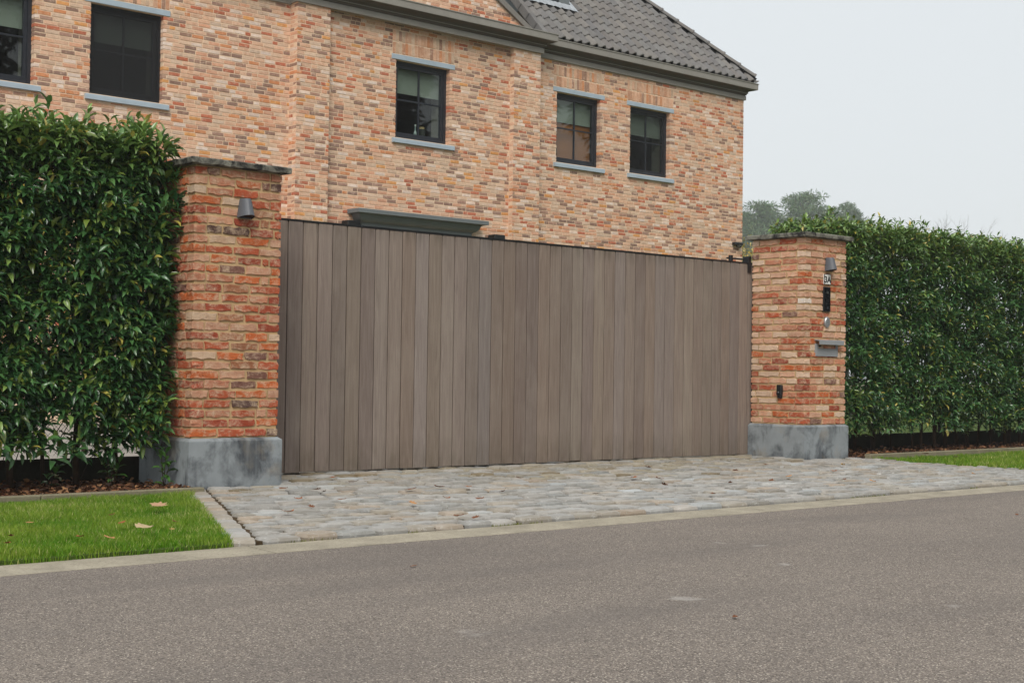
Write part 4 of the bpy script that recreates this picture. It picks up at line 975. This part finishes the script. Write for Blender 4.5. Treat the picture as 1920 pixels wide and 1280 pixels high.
fallen(-1.86, -2.93, .018, .12, 'long pale curled leaf on the grass in front of the near hedge', None, S(182, 160, 128), 0)
for x, y in [(-1.7, -2.26), (-1.84, -2.65), (-1.6, -2.75), (-1.78, -3.05), (-2.26, -3.09), (-2.17, -3.2), (-2.62, -3.15), (-2.5, -2.9), (-2.2, -2.4)]: fallen(x, y, .016, r.uniform(.035, .055), 'small brown leaf lying in the near lawn', 'fallen leaves on the near lawn')
for x, y in [(7.76, -1.05), (7.5, -1.55)]: fallen(x, y, .02, .07, 'small brown leaf lying in the lawn before the far hedge', 'fallen leaves on the far lawn')
for x, y in [(-1.3, -4.3), (3.2, -4.6), (-1.2, -6.0)]: fallen(x, y, -.058, .035, 'tiny brown leaf scrap on the asphalt road', 'leaf scraps on the road')
# moss tufts in the gap between cobbles and kerb
g = np.random.default_rng(77); n = 2600; x = g.uniform(-1.5, 7.6, n); cl = np.sin(x*4.1)+np.sin(x*1.7+2)+np.sin(x*9.3); x = x[(cl > 1.0)]; n = len(x)
B = np.stack([x, g.normal(-3.296, .007, n), np.full(n, -.062)], 1); a = g.uniform(0, 6.28, n); hh = g.uniform(.006, .022, n)
Tt = B+np.stack([np.cos(a)*.008, np.sin(a)*.008, hh], 1); d = np.stack([-np.sin(a)*.003, np.cos(a)*.003, 0*a], 1)
V = np.concatenate([B-d, B+d, Tt], 1).reshape(-1, 3); F = np.arange(3*n).reshape(-1, 3); c = np.array(S(120, 124, 50)[:3])*g.uniform(.6, 1.3, (n, 1))
tag(npmesh('moss', V, F, M['grass'], None, np.concatenate([c, np.ones((n, 1))], 1)), 'green moss tufts in the gap between cobbles and kerb', 'moss', kind='stuff')

# ================================================================== SHRUBS AND TREES
def blob_tree(name, x, y, trunk_h, clumps, leafn, leafL, pal, mat, label, cat, group=None, seed=1, trunk_r=.12, wr=.45, bark='bark'):
    T = thing(name, (x, y, 0), label, cat, group); g = np.random.default_rng(seed); r = random.Random(seed)
    mb = MB(); pts = [(x+r.uniform(-.04, .04)*k*trunk_r*6, y+r.uniform(-.04, .04)*k*trunk_r*6, -.1+trunk_h*k/6) for k in range(7)]; mb.tube(pts, [trunk_r*(1-.75*k/6) for k in range(7)], 8); mb.build('trunk', M[bark], T, smooth=True)
    bb = MB(); Ps, Ns, Ds = [], [], []
    for (cx, cy, cz, rx, rz) in clumps:
        zb = min(trunk_h*.95, max(trunk_h*.3, cz-rz*1.5-abs(cx-x)*.4)); bb.tube([(x, y, zb), ((x+cx)/2, (y+cy)/2, (zb+cz)/2-.1*rz), (cx, cy, cz)], [trunk_r*.35, trunk_r*.22, trunk_r*.06], 5, cap=False)
        q = unit(g.normal(0, 1, (leafn, 3)))*(g.random((leafn, 1))**.45); q[:, 2] = np.where(q[:, 2] < 0, q[:, 2]*.6, q[:, 2])
        Ps.append(np.array([cx, cy, cz])+q*[rx, rx, rz]); Ds.append(q+g.normal(0, .6, (leafn, 3))); Ns.append(g.normal(0, .5, (leafn, 3))+[0, 0, 1])
    bb.build('branches', M[bark], T, fixn=False)
    P, D, Nn = np.concatenate(Ps), np.concatenate(Ds), np.concatenate(Ns); n = len(P); V, F, _ = leafarrays(P, D, Nn, g.uniform(.6, 1.3, n)*leafL, np.full(n, wr))
    pl = np.array([S(*q)[:3] for q in pal]); c = pl[g.integers(0, len(pl), n)]*g.uniform(.75, 1.25, (n, 1)); npmesh('crown', V, F, M[mat], T, np.repeat(np.concatenate([c, np.ones((n, 1))], 1), 8, 0)); return T
YPAL = ((214, 190, 96), (226, 206, 128), (190, 158, 70), (150, 150, 70)); rr = random.Random(2)
blob_tree('yellow_shrub', 21.0, 12.2, 3.2, [(20.3+rr.uniform(0, 1.6), 12.2+rr.uniform(-.6, .6), rr.uniform(2.2, 3.9), .34, .34) for _ in range(22)], 110, .075, YPAL, 'leaf_a', 'yellow autumn shrub by the far house corner', 'shrub', None, 81, .04)
blob_tree('orange_shrub', 20.2, 11.0, 2.4, [(19.6+rr.uniform(0, 1.3), 11.+rr.uniform(-.4, .4), rr.uniform(1.8, 3.0), .3, .26) for _ in range(14)], 110, .07, ((206, 150, 60), (190, 120, 50), (214, 176, 80)), 'leaf_a', 'orange autumn shrub low behind the gate end', 'shrub', None, 82, .03)
blob_tree('yellow_shrub', .65, 3.1, 1.6, [(.45+rr.uniform(0, .6), 3.1+rr.uniform(-.25, .25), rr.uniform(.5, 1.9), .22, .24) for _ in range(14)], 70, .07, YPAL+((120, 136, 60),), 'leaf_a', 'yellow leaved shrub seen through gaps in the near hedge', 'shrub', None, 83, .025)
blob_tree('yellow_shrub', -.15, 3.2, 2.2, [(-.3+rr.uniform(0, .3), 3.2+rr.uniform(-.25, .25), rr.uniform(1.9, 2.5), .18, .18) for _ in range(5)], 70, .07, YPAL, 'leaf_a', 'tall yellow shrub glimpsed through the near hedge at the left edge', 'shrub', None, 84, .02)
HAZEPAL = ((104, 132, 94), (114, 142, 102), (90, 118, 88), (124, 138, 100))  # far needles paled, so their colour carries part of the haze
FAR = 1.45
def far(x, y, z): return CAM[0]+(x-CAM[0])*FAR, CAM[1]+(y-CAM[1])*FAR, CAM[2]+(z-CAM[2])*FAR
def pine(x, y, top, spread, nc, seed, label):
    x, y, top = far(x, y, top); r = random.Random(seed); cl = []
    for k in range(nc):
        t = k/(nc-1); z = top-.9-t*top*.40; rad = spread*(.30+.70*min(1, t*2.5))*r.uniform(.25, 1.); a = r.uniform(0, 6.28); s_ = r.uniform(.5, 1.4)*spread*.30
        cl.append((x+math.cos(a)*rad, y+math.sin(a)*rad, z+r.uniform(-.5, .4), s_*1.1, s_*.36))
    blob_tree('pine_tree', x, y, top*.93, cl, 170, .66, HAZEPAL, 'needle', label, 'tree', 'hazy pines beyond the house', seed, .36, .15)
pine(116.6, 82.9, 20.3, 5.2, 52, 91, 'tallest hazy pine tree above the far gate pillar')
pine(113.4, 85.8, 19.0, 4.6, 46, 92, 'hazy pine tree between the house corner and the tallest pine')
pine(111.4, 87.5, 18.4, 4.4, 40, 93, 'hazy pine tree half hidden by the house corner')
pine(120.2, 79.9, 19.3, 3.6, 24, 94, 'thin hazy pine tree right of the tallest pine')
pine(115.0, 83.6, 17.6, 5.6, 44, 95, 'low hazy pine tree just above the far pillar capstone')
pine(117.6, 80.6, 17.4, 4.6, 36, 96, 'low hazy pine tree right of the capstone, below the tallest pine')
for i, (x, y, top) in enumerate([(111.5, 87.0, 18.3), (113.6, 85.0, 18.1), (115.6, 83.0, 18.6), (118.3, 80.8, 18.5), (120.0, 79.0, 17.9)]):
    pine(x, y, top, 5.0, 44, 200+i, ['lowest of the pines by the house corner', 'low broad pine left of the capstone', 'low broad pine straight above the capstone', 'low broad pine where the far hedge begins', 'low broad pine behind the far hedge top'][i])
def bare_tree(x, y, top, seed, label):
    x, y, top = far(x, y, top)
    T = thing('bare_tree', (x, y, 0), label, 'tree', 'bare trees in the mist beyond the far hedge'); r = random.Random(seed); tr = MB(); br = MB()
    tr.tube([(x, y, -.1), (x+r.uniform(-.2, .2), y, top*.45), (x+r.uniform(-.4, .4), y, top*.8)], [.16, .10, .03], 6); tr.build('trunk', M['twig'], T)
    def grow(p, d, L, rad, lev):
        q = p+d*L; br.tube([p, p.lerp(q, .5)+Vector((r.uniform(-.06, .06), r.uniform(-.06, .06), 0))*L, q], [rad, rad*.75, rad*.5], 3, cap=False)
        if lev == 0: return
        for _ in range(3): grow(p.lerp(q, r.uniform(.45, 1.)), (d+Vector((r.uniform(-.6, .6), r.uniform(-.6, .6), r.uniform(-.1, .5)))).normalized(), L*r.uniform(.5, .75), rad*.55, lev-1)
    for k in range(7):
        grow(Vector((x+r.uniform(-.1, .1), y, top*r.uniform(.35, .78))), Vector((r.uniform(-.7, .7), r.uniform(-.7, .7), 1)).normalized(), top*.15, .05, 3)
    br.build('branches', M['twig'], T, fixn=False)
for i, (x, y, top) in enumerate([(122.0, 78.0, 18.2), (123.4, 76.6, 18.9), (125.2, 75.2, 18.3), (126.6, 74.0, 17.6), (128.3, 72.6, 18.0), (129.8, 71.2, 16.9)]):
    bare_tree(x, y, top, 110+i, ['leafless misty tree nearest the pines', 'second leafless misty tree from the pines, the tallest', 'third leafless misty tree from the pines', 'fourth leafless misty tree from the pines', 'leafless misty tree, second from the right end of the row', 'leafless misty tree at the right end of the row'][i])
# tall firs across the road, mirrored dark in the window panes
for i in range(14):
    x, y, top = 10+i*4.1+rr.uniform(-1, 1), -27+rr.uniform(-2.5, 2.5), rr.uniform(20, 25); cl = []
    for k in range(26): t = k/25; a = rr.uniform(0, 6.28); rad = (.4+3.4*t)*rr.uniform(.3, 1); cl.append((x+math.cos(a)*rad, y+math.sin(a)*rad, top-.6-t*top*.85, .9+.9*t, .8+.5*t))
    blob_tree('fir_tree', x, y, top*.95, cl, 190, .85, ((34, 52, 34), (42, 60, 38), (28, 44, 30)), 'needle', 'tall dark fir across the road, seen only mirrored in the panes', 'tree', 'firs mirrored in the windows', 130+i, .25, .3)

# ================================================================== MIST
hz = MB().box(-345, 345, -345, 345, -1.2, 31).build('haze', None); hz.data.materials.clear()
m = bpy.data.materials.new('mist'); m.use_nodes = True; t = m.node_tree; t.nodes.clear(); o = N(t, 'ShaderNodeOutputMaterial'); v = N(t, 'ShaderNodeVolumePrincipled')
v.inputs['Color'].default_value = (.93, .96, 1, 1); v.inputs['Density'].default_value = .0008; v.inputs['Anisotropy'].default_value = .1
t.links.new(v.outputs[0], o.inputs['Volume']); hz.data.materials.append(m); tag(hz, 'thin pale mist filling the air', 'mist', kind='stuff')
for o in bpy.data.objects:
    if o.name.split('.')[0] == 'ground': o.scale = (.67, .67, 1)
